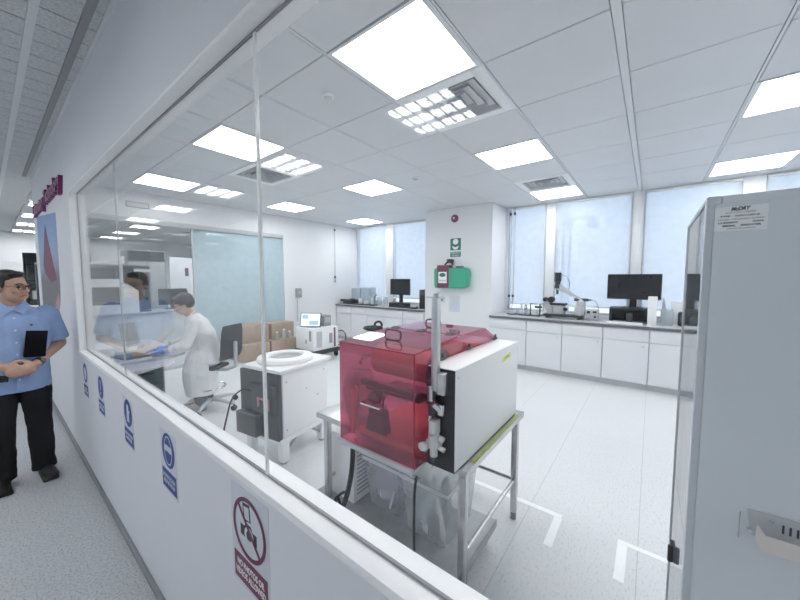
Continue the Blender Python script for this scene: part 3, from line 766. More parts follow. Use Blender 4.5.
for k, (x, y, r, h, l) in enumerate([(5.86, 5.84, .05, .14, 'white pot standing on the black tray, left one'), (5.86, 5.64, .06, .10, 'low white pot standing on the black tray'), (5.86, 5.42, .03, .18, 'slim pale bottle on the black tray')]):
    t = thing('pot', l, 'pot', (x, y, ZT + .03), 0, 'pots on the black tray')
    MB().lathe([(r, 0), (r, h * .8), (r * .6, h * .9)], (x, y, ZT + .0305)).build('body', 'offwhite', t); MB().cyl((x, y, ZT + .0307 + h * .9), (x, y, ZT + .03 + h), r * .65).build('lid', 'lgrey', t)
tag(MB().tube([(6.12, 5.58, ZT), (6.12, 5.58, ZT + .2), (6.10, 5.50, ZT + .26)], .012).build('gooseneck', 'dgrey'), 'short dark gooseneck beside the clear rounded box', 'gooseneck')
t = thing('clear_rack', 'low clear rack between the tray and the small monitor', 'rack', (6.0, 5.22, ZT))
MB().box(5.92, 6.1, 5.12, 5.14, ZT, ZT + .2).box(5.92, 6.1, 5.32, 5.34, ZT, ZT + .2).box(5.92, 6.1, 5.12, 5.34, ZT + .2005, ZT + .215).build('rack', 'milky', t)

# ------------------------------------------------------------------ on the column and end wall
t = thing('alarm_bell', 'round maroon alarm bell high on the column', 'alarm bell', (5.72, 3.09, 2.76))
MB().lathe([(.075, 0), (.075, .02), (.065, .035), (.04, .045), (0, .047)], (5.7204, 3.09, 2.76), (-1, 0, 0)).build('gong', 'maroon', t)
MB().lathe([(.022, .0471), (.018, .055), (0, .057)], (5.7204, 3.09, 2.76), (-1, 0, 0)).build('boss', 'lgrey', t)
t = thing('eyewash_sign', 'dark green emergency eyewash sign on the column', 'sign', (5.7199, 3.07, 2.1))
MB().poly((5.7202, 3.07, 2.26), Yn, Zp, rect(.23, .23), .002).build('pictogram_plate', 'sgreen', t)
m = MB().poly((5.7174, 3.07, 2.31), Yn, Zp, circ(.055, 24, (0, 0), 1.1, 1), .0006)
m.poly((5.7174, 3.07, 2.2), Yn, Zp, [(-.075, .03), (0, .0), (.075, .03), (.04, -.04), (-.04, -.04)], .0006).build('pictogram', 'paper', t)
pl = MB().poly((5.7202, 3.07, 2.065), Yn, Zp, rect(.23, .10), .002).build('text_plate', 'sgreen', t)
text('lettering', 'EMERGENCY\nEYE WASH', .045, (5.717, 3.07, 2.065), Yn, Zp, 'paper', pl, .0006, .19)
t = thing('eyewash_station', 'green portable eyewash station mounted on the column', 'eyewash', (5.72, 3.1, 1.4))
pts = [(-3.46, 1.42), (-3.44, 1.40), (-2.82, 1.40), (-2.74, 1.46), (-2.72, 1.72), (-2.78, 1.80), (-3.44, 1.80), (-3.47, 1.77)]
m = MB().poly((5.7202, 0, 0), Yn, Zp, pts, .17); bmesh.ops.bevel(m.bm, geom=m.bm.edges[:], offset=.022, segments=3, affect='EDGES'); m.build('tank', 'green', t)
st = MB().box(5.541, 5.549, 3.12, 3.38, 1.41, 1.85, .003).box(5.549, 5.7, 3.12, 3.38, 1.803, 1.85, .003).build('red_label', 'maroon', t)
MB().box(5.5385, 5.5409, 3.16, 3.35, 1.50, 1.72).build('white_panel', 'paper', st)
MB().poly((5.538, 3.255, 1.66), Yn, Zp, circ(.045, 20, (0, 0), 1.6, .9), .001).build('eye_mark', 'sgreen', st)
text('lettering', 'EYEWASH', .05, (5.5375, 3.255, 1.545), Yn, Zp, 'sgreen', st, .0008, .16)
MB().tube([(5.64, 3.26, 1.855), (5.64, 3.22, 1.90), (5.63, 3.12, 1.93), (5.63, 3.08, 1.86)], .018).box(5.6, 5.68, 3.08, 3.2, 1.90, 1.97, .01).build('filler_cap', 'black', t)
MB().box(5.6, 5.67, 2.86, 3.0, 1.803, 1.825, .005).build('handle', 'black', t)
t = thing('socket_plate', 'white double switch plate low on the column', 'socket', (5.7199, 3.45, 1.16))
MB().poly((5.7202, 3.44, 1.165), Yn, Zp, rect(.30, .13), .01).build('plate', 'offwhite', t)
m = MB()
for q in (-.09, 0, .09): m.ringp((5.709, 3.44, 1.165), Yn, Zp, .025, .03, .0015, 4)
for q in (-.075, .075): m.poly((5.709, 3.44, 1.165), Yn, Zp, rect(.07, .07, (q, 0)), .003)
m.build('switches', 'grey', t)
t = thing('notice_sheet', 'pale printed notice below the eyewash station', 'notice', (5.7199, 3.08, 1.08))
MB().poly((5.7202, 3.08, 1.09), Yn, Zp, rect(.24, .33), .001).build('sheet', 'pap2', t)
m = MB()
for q in range(7): m.poly((5.7183, 3.08, 1.2 - q * .035), Yn, Zp, rect(.18 - .02 * (q % 3), .008), .0003)
m.build('printed_lines', 'lgrey', t)
t = thing('wall_socket', 'grey isolator switch with conduit on the white end wall', 'socket', (4.5, 6.5499, 1.2))
MB().box(4.44, 4.57, 6.48, 6.5502, 1.15, 1.36, .008).build('box', 'grey', t)
MB().cyl((4.505, 6.479, 1.26), (4.505, 6.465, 1.26), .035).build('knob', 'lgrey', t)
MB().cyl((4.48, 6.535, .60), (4.48, 6.535, 1.149), .012).build('conduit', 'lgrey', t)
t = thing('exit_plate', 'thin framed plate on the bulkhead above the clear glass', 'plate', (1.5, 6.5499, 2.76))
MB().box(1.42, 1.72, 6.538, 6.5502, 2.72, 2.81, .003).build('frame', 'grey', t)
MB().box(1.435, 1.705, 6.536, 6.5379, 2.733, 2.797).build('face', 'offwhite', t)

# ------------------------------------------------------------------ tall grey dry cabinet on the right
CX0, CX1, CY0, CY1, CZ = 1.2, 1.80, -1.0, -.107, 1.815
t = thing('dry_cabinet', 'tall grey steel cabinet with glass door at the right edge', 'cabinet', (1.5, -.55, 0))
m = MB().box(CX0, CX0 + .03, CY0, CY1 - .03, .06, CZ, .003).box(CX1 - .03, CX1, CY0, CY1 - .03, .06, CZ, .003)
m.box(CX0 + .0305, CX1 - .0305, CY0, CY0 + .03, .06, CZ).box(CX0 + .0305, CX1 - .0305, CY0 + .031, CY1 - .03, CZ - .04, CZ).box(CX0 + .0305, CX1 - .0305, CY0 + .031, CY1 - .03, .06, .14)
m.build('body', 'cab', t)
MB().box(CX0 - .003, CX0 - .0002, CY0 + .02, CY1 - .017, .10, CZ - .020, .002).build('side_panel', 'cab', t)
d = MB().box(CX0, CX0 + .03, CY1 - .0295, CY1, .06, CZ, .002).box(CX1 - .012, CX1, CY1 - .0295, CY1, .06, CZ, .002).box(CX0 + .0305, CX1 - .0125, CY1 - .0295, CY1, CZ - .012, CZ, .002).box(CX0 + .0305, CX1 - .0125, CY1 - .0295, CY1, .06, .09, .002).build('door', 'cabside', t)
MB().box(CX0 + .0305, CX1 - .0125, CY1 - .012, CY1 - .004, .0905, CZ - .0125).build('glass_pane', 'glass', d)
MB().box(1.592, 1.608, CY1 - .0039, CY1 + .014, .488, .552, .004).box(1.608, 1.68, CY1 - .0039, CY1 + .004, .512, .528, .002).build('handle', 'black', d)
for z in (.5, .9, 1.35): MB().box(CX0 + .031, CX1 - .031, CY0 + .04, CY1 - .25, z, z + .012).build('shelf', 'steel', t)
m = MB()
for x in (CX0 + .06, CX1 - .06):
    for y in (CY0 + .08, CY1 - .1): m.cyl((x, y, 0), (x, y, .06), .025)
m.build('feet', 'black', t)
X = CX0 - .0032
lb = MB().poly((X, -.172, 1.753), Yn, Zp, rect(.095, .062), .0006).build('rating_label', 'paper', t)
XX = X - .0008
text('brand_lettering', 'McDRY', .013, (XX, -.170, 1.777), Yn, Zp, 'ink', lb, .0003, .036, .0006, .3)
text('lettering', 'AUTO DRY CABINET', .0052, (XX, -.172, 1.768), Yn, Zp, 'ink', lb, .0003, .055)
text('lettering', 'TYPE    DXU-1001A', .006, (XX, -.170, 1.7595), Yn, Zp, 'ink', lb, .0003, .072, .0002)
text('lettering', 'POWER  100-240VAC 50/60Hz', .0052, (XX, -.172, 1.751), Yn, Zp, 'ink', lb, .0003, .083)
text('lettering', 'CURRENT           A20A', .006, (XX, -.172, 1.743), Yn, Zp, 'ink', lb, .0003, .083, .0002)
text('lettering', 'SERIAL    DXU172R', .006, (XX, -.174, 1.735), Yn, Zp, 'ink', lb, .0003, .07, .0003)
text('lettering', 'MADE IN JAPAN', .0045, (XX, -.174, 1.7275), Yn, Zp, 'ink', lb, .0003, .05)
br = MB().poly((X - .001, 0, 0), Yn, Zp, [(.222, .998), (.5, 1.01), (.5, .935), (.231, .931)], .002).build('tray_back', 'lgrey', t)
pw = [(.232, .985), (.236, .984), (.248, .964), (.304, .966), (.5, .968), (.5, .925), (.306, .927), (.244, .923), (.231, .948)]
MB().poly((X - .045, 0, 0), Yn, Zp, pw, .003).box(X - .045, X - .003, -.30, -.246, .923, .926).build('cable_tray', 'pink', br)
tr_ = bpy.data.objects.get('cable_tray'); tr_.data.materials.clear(); tr_.data.materials.append(pm('beige_steel', (.74, .68, .64), .4))
MB().box(X - .0015, X - .0001, -.2112, -.2085, .913, .985).build('catch_slot', 'steel', t)
MB().cyl((X - .012, -.2275, .945), (X, -.2275, .945), .005).cyl((X - .006, -.265, .985), (X, -.265, .985), .004).build('screws', 'chrome', t)
m = MB()
for q in range(4): m.poly((X - .0035, -.285 - .012 * q, .972), Yn, Zp, rect(.004, .022), .0006)
m.build('vent_slots', 'ink', t)
# ------------------------------------------------------------------ steel work table with the red hooded machine
TZ = .725
t = thing('work_table', 'stainless steel work table carrying the red hooded machine', 'table', (1.71, 1.15, 0))
MB().box(1.29, 2.13, .625, 1.70, TZ - .035, TZ, .004).build('tabletop', 'steel', t)
for x, y in ((1.345, .665), (2.085, .665), (1.345, 1.655), (2.085, 1.655)):
    l = MB().box(x - .019, x + .019, y - .019, y + .019, .05, TZ - .0355, .004).build('leg', 'steel', t)
    MB().cyl((x, y, 0), (x, y, .0499), .017, .019).build('foot', 'grey', l)
for y in (.665, 1.655): MB().cyl((1.3645, y, .27), (2.0655, y, .27), .012).build('stretcher', 'steel', t)
MB().cyl((2.085, .6845, .27), (2.085, 1.6355, .27), .012).build('stretcher', 'steel', t)

t = thing('bench_machine', 'red acrylic hooded bench machine with white side housing', 'machine', (1.6, .97, TZ))
hx0, hx1, hy0, hy1, hz = 1.135, 2.06, .805, 1.285, 1.262
MB().box(1.13, 2.06, .802, 1.29, TZ + .0005, TZ + .018, .002).build('base_tray', 'steel', t)
MB().box(1.112, 1.1295, .80, 1.292, TZ + .0005, TZ + .024, .002).build('front_rail', 'lgrey', t)
th = .006
hood = MB().box(hx0, hx0 + th, hy0, hy1, TZ + .019, hz).build('hood_front', 'red', t)
MB().tube([(hx0 - .002, 1.11, .985), (hx0 - .026, 1.105, .985), (hx0 - .026, .985, .985), (hx0 - .002, .98, .985)], .006).build('front_handle', 'chrome', hood)
side = [(hx0 + th + .001, TZ + .019), (hx0 + th + .001, hz - .001), (1.52, hz + .022), (1.88, hz + .022), (2.055, 1.195), (2.055, TZ + .019)]
for y, nm in ((hy0, 'hood_right_side'), (hy1 - th, 'hood_left_side')):
    MB().poly((0, y, 0), (1, 0, 0), Zp, side, -th).build(nm, 'red', t)
def lid(nm, prof, hc):
    m = MB()
    for (xa, za), (xb, zb) in zip(prof[:-1], prof[1:]):
        m._add([Vector(v) for v in [(xa, hy0 - .004, za), (xb, hy0 - .004, zb), (xb, hy1 + .004, zb), (xa, hy1 + .004, za), (xa, hy0 - .004, za + th), (xb, hy0 - .004, zb + th), (xb, hy1 + .004, zb + th), (xa, hy1 + .004, za + th)]],
               [(3, 2, 1, 0), (4, 5, 6, 7), (0, 1, 5, 4), (1, 2, 6, 5), (2, 3, 7, 6), (3, 0, 4, 7)])
    o = m.build(nm, 'red', t)
    x, y, z = hc; sl = (prof[1][1] - prof[0][1]) / (prof[1][0] - prof[0][0])
    P = []
    for k in range(28):
        a = 2 * math.pi * k / 28; ca, sa = math.cos(a), math.sin(a)
        P.append((x + .004 * sa, y + .052 * abs(ca) ** .5 * (1 if ca > 0 else -1), z + .032 + .026 * abs(sa) ** .5 * (1 if sa > 0 else -1)))
    MB().tube(P, .0052, 8, True).build('grip', 'grip', o)
    return o
lid('front_lid', [(hx0 - .006, hz + .0005), (1.535, hz + .0245)], (1.29, 1.05, hz + .011))
lid('rear_lid', [(1.565, hz + .0245), (1.88, hz + .0245), (2.065, 1.200)], (1.68, 1.05, hz + .025))
m = MB()
for y in (.86, 1.05, 1.24): m.box(1.525, 1.575, y - .02, y + .02, hz + .031, hz + .036, .001).cyl((1.55, y - .02, hz + .036), (1.55, y + .02, hz + .036), .005)
m.build('lid_hinges', 'dgrey', t)
m = MB()
for x in (1.33, 1.62, 2.0): m.box(x, x + .05, .785, .80, 1.2005, 1.215, .002).cyl((x + .025, .79, 1.215), (x + .025, .79, 1.235), .007)
m.build('side_clips', 'dgrey', t)
e = MB()
for y in (hy0, hy1): e.tube([(hx0, y, TZ + .02), (hx0, y, hz + .002), (1.53, y, hz + .028)], .003, 6)
e.tube([(hx0 - .003, hy0, hz + .003), (hx0 - .003, hy1, hz + .003)], .003, 6).tube([(1.57, hy0 - .003, hz + .027), (1.88, hy0 - .003, hz + .027), (2.06, hy0 - .003, 1.205)], .004, 6)
e.build('edge_seams', 'rededge', t)
# works seen through the hood
MB().cyl((1.42, .86, 1.13), (1.42, 1.25, 1.13), .085, None, 40).build('pale_roller', 'roll', t)
MB().cyl((1.42, .835, 1.13), (1.42, .859, 1.13), .105, None, 40).cyl((1.42, .81, 1.13), (1.42, .8349, 1.13), .04).build('roller_end_disc', 'dgrey', t)
MB().box(1.24, 1.27, .86, 1.24, 1.02, 1.05, .004).box(1.26, 1.36, .86, 1.22, .99, 1.01, .004).build('feed_shelf', 'dgrey', t)
MB().poly((1.235, 0, 0), Yn, Zp, [(-1.20, TZ + .055), (-1.06, TZ + .055), (-1.08, TZ + .17), (-1.17, TZ + .17)], -.05).box(1.23, 1.29, 1.09, 1.17, TZ + .171, TZ + .19, .003).cyl((1.23, 1.14, TZ + .235), (1.30, 1.14, TZ + .245), .035).cyl((1.245, 1.08, TZ + .17), (1.245, 1.08, 1.03), .005).build('feed_motor', 'dgrey', t)
MB().box(1.24, 2.0, .83, 1.26, TZ + .018, TZ + .05, .004).build('inner_floor', 'roll', t)
MB().box(1.98, 2.0, .83, 1.26, TZ + .052, 1.17, .004).build('inner_back', 'roll', t)
m = MB()
for q in range(3): m.box(1.975, 1.979, .90 + q * .1, .96 + q * .1, .93, 1.02)
m.build('back_windows', 'dgrey', t)
MB().poly((1.20, 1.262, 0), (0, -1, 0), Zp, [(0, TZ + .03), (.018, TZ + .03), (.045, TZ + .28), (.03, TZ + .30), (.0, TZ + .27)], .012).build('guide_plate', 'roll', t)
# white housing on the right-hand side
sx0, sx1, sy0, sy1, sz = 1.238, 2.06, .655, .801, 1.198
m = MB().box(sx0, sx1, sy0, sy0 + .004, TZ + .012, sz, .001).box(sx0, sx1, sy0 + .0041, sy1 - .001, sz - .004, sz, .001).box(sx1 - .004, sx1, sy0 + .0041, sy1 - .001, TZ + .012, sz - .0041)
m.build('side_cover', 'white', t)
MB().box(sx0 + .005, sx1 - .005, sy0 + .0045, sy1 - .001, TZ + .0005, sz - .0045).build('black_front_panel', 'black', t)
st = MB().poly((1.86, sy0 - .0002, 1.135), (1, 0, 0), Zp, [(-.07, -.02), (.07, -.008), (.07, .022), (-.07, .01)], .0006).build('yellow_sticker', 'sticker', t)
text('lettering', '4 5PMs', .026, (1.86, sy0 - .001, 1.136), (1, .0, .08), Zp, 'dgrey', st, .0003)
MB().cyl((1.26, sy0 - .001, 1.16), (1.26, sy0 + .001, 1.16), .004).cyl((2.04, sy0 - .001, 1.16), (2.04, sy0 + .001, 1.16), .004).build('cover_screws', 'grey', t)
# upright post, valves and regulator on the black front
po = MB().box(1.195, 1.225, .726, .756, 1.10, 1.512, .002).build('upright_post', 'alu', t)
MB().box(1.20, 1.22, .70, .79, 1.512, 1.518).cyl((1.21, .741, 1.519), (1.21, .741, 1.535), .012).build('post_cap', 'alu', po)
MB().box(1.19, 1.24, .688, .725, 1.09, 1.185, .003).build('post_bracket', 'steel', t)
m = MB().box(1.20, 1.24, .738, .785, 1.03, 1.14, .003).box(1.20, 1.24, .735, .775, .985, 1.026, .003).cyl((1.20, .742, 1.01), (1.18, .742, 1.01), .018)
m.build('valve_block', 'black', t)
m = MB().box(1.195, 1.2, .748, .775, 1.05, 1.12).cyl((1.2, .715, 1.02), (1.18, .735, 1.05), .014).box(1.195, 1.235, .695, .725, .995, 1.045, .004).cyl((1.2, .76, .985), (1.2, .77, .96), .009)
m.build('air_fittings', 'chrome', t)
rg = MB().box(1.185, 1.235, .727, .763, .90, .965, .006).cyl((1.205, .745, .84), (1.205, .745, .90), .026).cyl((1.205, .745, .80), (1.205, .745, .84), .018).box(1.185, 1.235, .715, .775, .845, .875, .004).cyl((1.205, .715, .89), (1.205, .695, .885), .013).cyl((1.205, .715, .845), (1.205, .69, .84), .011)
rg = rg.build('air_regulator', 'offwhite', t)
MB().lathe([(.026, 0), (.026, .018), (.023, .02), (0, .02)], (1.19, .785, .843), (-1, -.1, 0)).build('gauge', 'chrome', rg)
MB().poly((1.1688, .7855, .843), (0, -1, 0), Zp, circ(.02, 20), .001).build('gauge_dial', 'paper', rg)
MB().cyl((1.205, .745, .772), (1.205, .745, .7999), .013, .016).build('drain_bowl', 'dgrey', rg)
MB().box(1.38, 2.06, .628, .650, TZ + .0003, TZ + .0025).build('mat_strip', 'olive', t)

bag = thing('plastic_bag', 'crumpled translucent plastic bag on the table left of the red machine', 'bag', (1.5, 1.5, TZ))
m = MB().loft([((1.50, 1.49, TZ + .003), .10, .12), ((1.5, 1.50, TZ + .12), .11, .13), ((1.49, 1.50, TZ + .22), .08, .10), ((1.49, 1.49, TZ + .27), .05, .07)], 28)
for v in m.bm.verts:
    v.co += Vector((random.uniform(-1, 1), random.uniform(-1, 1), random.uniform(-.3, .3) if v.co.z > TZ + .05 else 0)) * .010
m.build('film', 'milky', bag, smooth=60)
MB().poly((1.40, 1.45, TZ + .02), (0, -1, 0), (.12, .1, 1), [(-.02, 0), (.05, .02), (.04, .2), (.01, .24), (-.03, .2)], .01).build('grey_tool', 'grey', bag)

# ------------------------------------------------------------------ low platform, vented box and bins under the table
PZ = .13
M['dull'] = pm('dull_steel', (.42, .43, .44), .45, .6, var=.08)
t = thing('low_platform', 'low stainless steel platform standing under the work table', 'platform', (1.5, 1.2, 0))
MB().box(1.05, 1.84, .69, 1.78, PZ - .03, PZ, .005).box(1.05, 1.84, .685, .6899, PZ - .045, PZ + .004).build('deck', 'dull', t)
for x, y in ((1.12, .735), (1.775, .735), (1.12, 1.73), (1.775, 1.73)): MB().cyl((x, y, 0), (x, y, PZ - .0305), .017, .02).build('foot', 'grey', t)
t = thing('vented_box', 'white metal box with vent slots under the left of the work table', 'box', (1.55, 1.6, PZ))
MB().box(1.40, 1.74, 1.47, 1.76, PZ + .0005, .56, .006).build('housing', 'white', t)
m = MB()
for k in range(12): m.box(1.43, 1.71, 1.4685, 1.4699, .18 + .028 * k, .188 + .028 * k)
m.build('vent_slots', 'grey', t)
def bin_(label, x0, x1, y0, y1, z0, h, stuff):
    t = thing('storage_bin', label, 'storage bin', ((x0 + x1) / 2, (y0 + y1) / 2, z0), 0, 'clear storage bins under the work table')
    ins = .028; m = MB()
    A = [(x0 + ins, y0 + ins), (x1 - ins, y0 + ins), (x1 - ins, y1 - ins), (x0 + ins, y1 - ins)]; B = [(x0, y0), (x1, y0), (x1, y1), (x0, y1)]
    V = [Vector((a, b, z0 + .001)) for a, b in A] + [Vector((a, b, z0 + h)) for a, b in B]
    m._add(V, [(3, 2, 1, 0)] + [(i, (i + 1) % 4, 4 + (i + 1) % 4, 4 + i) for i in range(4)])
    bmesh.ops.solidify(m.bm, geom=m.bm.faces[:], thickness=-.003)
    m.build('tub', 'clear', t)
    m = MB().box(x0 - .012, x1 + .012, y0 - .012, y0 - .001, z0 + h - .012, z0 + h + .008, .002).box(x0 - .012, x1 + .012, y1 + .001, y1 + .012, z0 + h - .012, z0 + h + .008, .002)
    m.box(x0 - .012, x0 - .001, y0, y1, z0 + h - .012, z0 + h + .008, .002).box(x1 + .001, x1 + .012, y0, y1, z0 + h - .012, z0 + h + .008, .002)
    m.build('rim', 'rimp', t)
    MB().box(x0 - .012, x1 + .012, y0 - .012, y1 + .012, z0 + h + .0085, z0 + h + .014, .003).build('lid', 'clear', t)
    return t
bin_('clear plastic bin under the work table next to the vented white box', 1.46, 1.80, 1.15, 1.43, PZ, .31, 0)
bin_('clear plastic bin under the work table below the air regulator', 1.43, 1.80, .80, 1.10, PZ, .33, 0)
items = [('lilac_cloth', 'lilac', (1.62, 1.33, PZ + .16), (.12, .14, .2), (.1, .2, .3), 'lilac cloth bundle inside the left clear bin', 'cloth'),
         ('document_wallet', 'pap2', (1.56, 1.24, PZ + .15), (.20, .012, .22), (.25, .1, .5), 'pale blue wallet inside the left clear bin', 'wallet'),
         ('label_card', 'paper', (1.52, 1.30, PZ + .07), (.006, .08, .05), (0, .2, .2), 'small white card at the bottom of the left clear bin', 'card'),
         ('document_wallet', 'pap2', (1.52, 1.0, PZ + .155), (.16, .010, .26), (.15, .2, .9), 'pale blue wallet leaning inside the right clear bin', 'wallet'),
         ('paper_bundle', 'paper', (1.56, .93, PZ + .15), (.2, .02, .24), (-.2, .15, .6), 'white paper bundle inside the right clear bin', 'paper'),
         ('grey_pouch', 'grey', (1.66, .94, PZ + .12), (.16, .03, .2), (-.1, .1, .3), 'grey pouch at the back of the right clear bin', 'pouch')]
for nm, mt, c_, s_, r_, l_, ct in items:
    o = MB().obox((0, 0, 0), s_, r_, .004).build(nm, mt, None); o.location = c_; tag(o, l_, ct)
def cable(nm, label, pts, r, mat='rubber'):
    # smooth the polyline
    P = [Vector(p) for p in pts]; Q = []
    for i in range(len(P) - 1):
        p0 = P[max(i - 1, 0)]; p1 = P[i]; p2 = P[i + 1]; p3 = P[min(i + 2, len(P) - 1)]
        for k in range(8):
            u = k / 8
            Q.append(.5 * ((2 * p1) + (p2 - p0) * u + (2 * p0 - 5 * p1 + 4 * p2 - p3) * u * u + (3 * p1 - p0 - 3 * p2 + p3) * u ** 3))
    Q.append(P[-1]); return tag(MB().tube(Q, r, 10).build(nm, mat), label, 'cable')
cable('machine_hose', 'thick black hose hanging from under the red machine on the left', [(1.14, 1.20, TZ - .01), (1.13, 1.20, .6), (1.12, 1.22, .48), (1.11, 1.26, .36), (1.09, 1.31, .26), (1.08, 1.34, .16), (1.09, 1.36, .142)], .013)
cable('coiled_cable', 'coiled black cable hanging beside the thick hose', [(1.12, 1.25, .46), (1.11, 1.29, .42), (1.10, 1.31, .34), (1.10, 1.30, .25), (1.10, 1.26, .27), (1.10, 1.25, .36), (1.10, 1.28, .43), (1.10, 1.31, .37), (1.10, 1.32, .27), (1.10, 1.36, .20)], .007)
cable('power_cable', 'thin black cable hanging straight down from the air regulator', [(1.135, .79, .722), (1.105, .78, .66), (1.09, .772, .5), (1.09, .77, .25), (1.09, .77, .02), (1.10, .76, .012), (1.3, .60, .012)], .006)

# ------------------------------------------------------------------ white floor machine with ring top
rz = R(9)
t = thing('spin_machine', 'white floor standing machine with ring shaped top behind the red machine', 'machine', (1.475, 2.40, 0), rz)
W_, D_ = .56, .50
MB().box(.012, W_, 0, D_, .235, .80, .012).build('body', 'white', t, False)
bk = MB().box(-.03, .0115, .01, D_ - .0, .225, .795, .006).build('grey_back_panel', 'dgrey', t, False)
MB().box(-.11, -.0305, .20, .46, .25, .44, .008).box(-.075, -.0305, .02, .30, .46, .70, .01).build('drive_cover', 'dgrey', bk, False)
MB().box(-.085, -.0755, .06, .09, .50, .60, .003).box(-.09, -.0755, .18, .2, .52, .60, .003).box(-.095, -.0855, .06, .2, .585, .60, .003).build('red_clamp', 'pink', bk, False)
MB().box(-.03, .60, -.025, D_ - .03, .8005, .835, .010).build('top_plate', 'white', t, False)
rg = MB().lathe([(.25, 0), (.255, .02), (.245, .04), (.20, .05), (.165, .05), (.15, .035), (.15, .012)], (.27, .25, .8355), (0, 0, 1), 48, 1, 1.0)
rg = rg.build('ring', 'white', t, False)
MB().cyl((.27, .25, .836), (.27, .25, .852), .149, None, 40).build('ring_window', 'grey', rg, False)
m = MB().box(-.02, W_, .0, D_, .195, .2345, .004).build('base_frame', 'white', t, False)
for x, y in ((.045, .045), (W_ - .045, .045), (.045, D_ - .045), (W_ - .045, D_ - .045)):
    l = MB().box(x - .035, x + .035, y - .035, y + .035, .02, .1945, .004).build('leg', 'white', t, False)
    MB().cyl((x, y, 0), (x, y, .0199), .025).build('foot', 'grey', l, False)
MB().tube([(W_ - .08, .045, .1), (W_ - .2, .045, .19)], .012).tube([(.08, .045, .1), (.2, .045, .185)], .012).build('brace', 'grey', t, False)
m = MB()
for x, z in ((.05, .72), (.51, .72), (.05, .3), (.51, .3), (.28, .6), (.42, .5)): m.cyl((x, -.002, z), (x, .001, z), .007)
m.build('screws', 'grey', t, False)
cable('machine_cable', 'thin black cable drooping behind the white floor machine to the floor', [(1.37, 2.66, .62), (1.34, 2.78, .63), (1.27, 2.84, .55), (1.23, 2.86, .4), (1.20, 2.90, .2), (1.18, 2.94, .02), (1.0, 3.0, .012)], .007)

# ------------------------------------------------------------------ cardboard boxes and the instrument by the end wall
def carton(label, x, y, z, a, b, h, rz=0):
    t = thing('cardboard_box', label, 'cardboard box', (x, y, z), rz, 'brown cardboard boxes by the frosted glass')
    MB().box(-a / 2, a / 2, -b / 2, b / 2, 0.0005, h, .004).build('carton', 'card', t, False)
    MB().box(-a / 2 - .001, a / 2 + .001, -.03, .03, h + .0002, h + .0012).box(-.02, .02, -b / 2 - .0015, -b / 2 - .0002, h - .12, h).build('tape', 'ptape', t, False)
    return t
carton('brown cardboard box, left one of the upper pair', 3.22, 6.28, .345, .54, .40, .34)
carton('brown cardboard box, right one of the upper pair', 3.80, 6.28, .345, .53, .40, .32, R(2))
carton('brown cardboard box at the bottom left by the frosted glass', 3.15, 6.2, 0, .50, .58, .345)
carton('brown cardboard box at the bottom right of the pile', 3.75, 6.2, 0, .62, .60, .345)
t = thing('wheeled_instrument', 'white wheeled instrument cabinet with a tilted display by the end wall', 'instrument', (4.1, 5.4, 0))
MB().box(3.80, 4.42, 5.05, 5.62, .19, .62, .01).build('cabinet', 'white', t)
MB().box(3.78, 4.44, 5.02, 5.64, .11, .189, .01).build('base', 'black', t)
for x, y in ((3.84, 5.08), (4.38, 5.08), (3.84, 5.58), (4.38, 5.58)):
    MB().cyl((x - .018, y, .052), (x + .018, y, .052), .052).box(x - .03, x + .03, y - .03, y + .03, .08, .1099).build('caster', 'rubber', t)
MB().box(4.30, 4.34, 5.045, 5.0495, .21, .60).build('red_stripe', 'maroon', t)
MB().box(3.795, 3.7995, 5.12, 5.18, .38, .58).box(3.795, 3.7995, 5.26, 5.30, .32, .40).box(4.18, 4.26, 5.046, 5.0495, .3, .5).build('panel_marks', 'grey', t)
MB().box(3.87, 4.0, 5.046, 5.0495, .25, .56).build('front_slots', 'lgrey', t)
sc = thing('tablet_display', 'tilted tablet display standing on the white wheeled instrument', 'display', (3.95, 5.35, .62))
MB().obox((3.93, 5.30, .772), (.025, .42, .28), (0, R(14), R(32)), .006).build('casing', 'dgrey', sc)
mm = Matrix.Translation((3.93, 5.30, .772)) @ Euler((0, R(14), R(32))).to_matrix().to_4x4()
MB().box(-.0145, -.0127, -.195, .195, -.125, .125, 0, mm).build('screen', 'lcd', sc)
m = MB()
m.box(-.0155, -.0146, -.16, .02, -.10, -.02, 0, mm).box(-.0155, -.0146, .05, .17, .02, .10, 0, mm)
m.build('screen_image', 'lcd2', sc)
MB().obox((3.98, 5.33, .66), (.10, .1, .07), (0, 0, R(32)), .004).build('stand', 'dgrey', sc)
gb = thing('meter_box', 'small grey meter box on the wheeled instrument behind the display', 'meter', (4.25, 5.30, .62))
MB().box(4.17, 4.36, 5.20, 5.42, .6205, .84, .008).build('housing', 'grey', gb)
MB().box(4.165, 4.1699, 5.24, 5.38, .70, .80).box(4.2, 4.33, 5.195, 5.1999, .70, .80).build('face', 'lgrey', gb)
cable('loop_cable', 'black cable loop at the right side of the wheeled instrument', [(4.425, 5.1, .5), (4.55, 5.08, .5), (4.63, 5.06, .40), (4.60, 5.06, .27), (4.445, 5.1, .21)], .012)
m = MB()
t = thing('glass_jars', 'cluster of small clear jars on the carton in front of the wheeled instrument', 'jars', (3.75, 5.79, .346)); bpy.data.objects.remove(t)
for k, (x, y, h) in enumerate([(3.60, 5.97, .14), (3.74, 5.95, .18), (3.89, 5.98, .12)]):
    l = ['clear jar on the lower right carton, left of three', 'taller clear jar on the lower right carton', 'small clear jar on the lower right carton, right of three'][k]
    t = thing('plastic_jar', l, 'jar', (x, y, .3465), 0, 'clear jars on the lower carton')
    MB().lathe([(.04, 0), (.042, h * .7), (.02, h)], (x, y, .347)).build('body', 'milky', t); MB().cyl((x, y, .3475 + h), (x, y, .37 + h), .022).build('cap', 'paper', t)

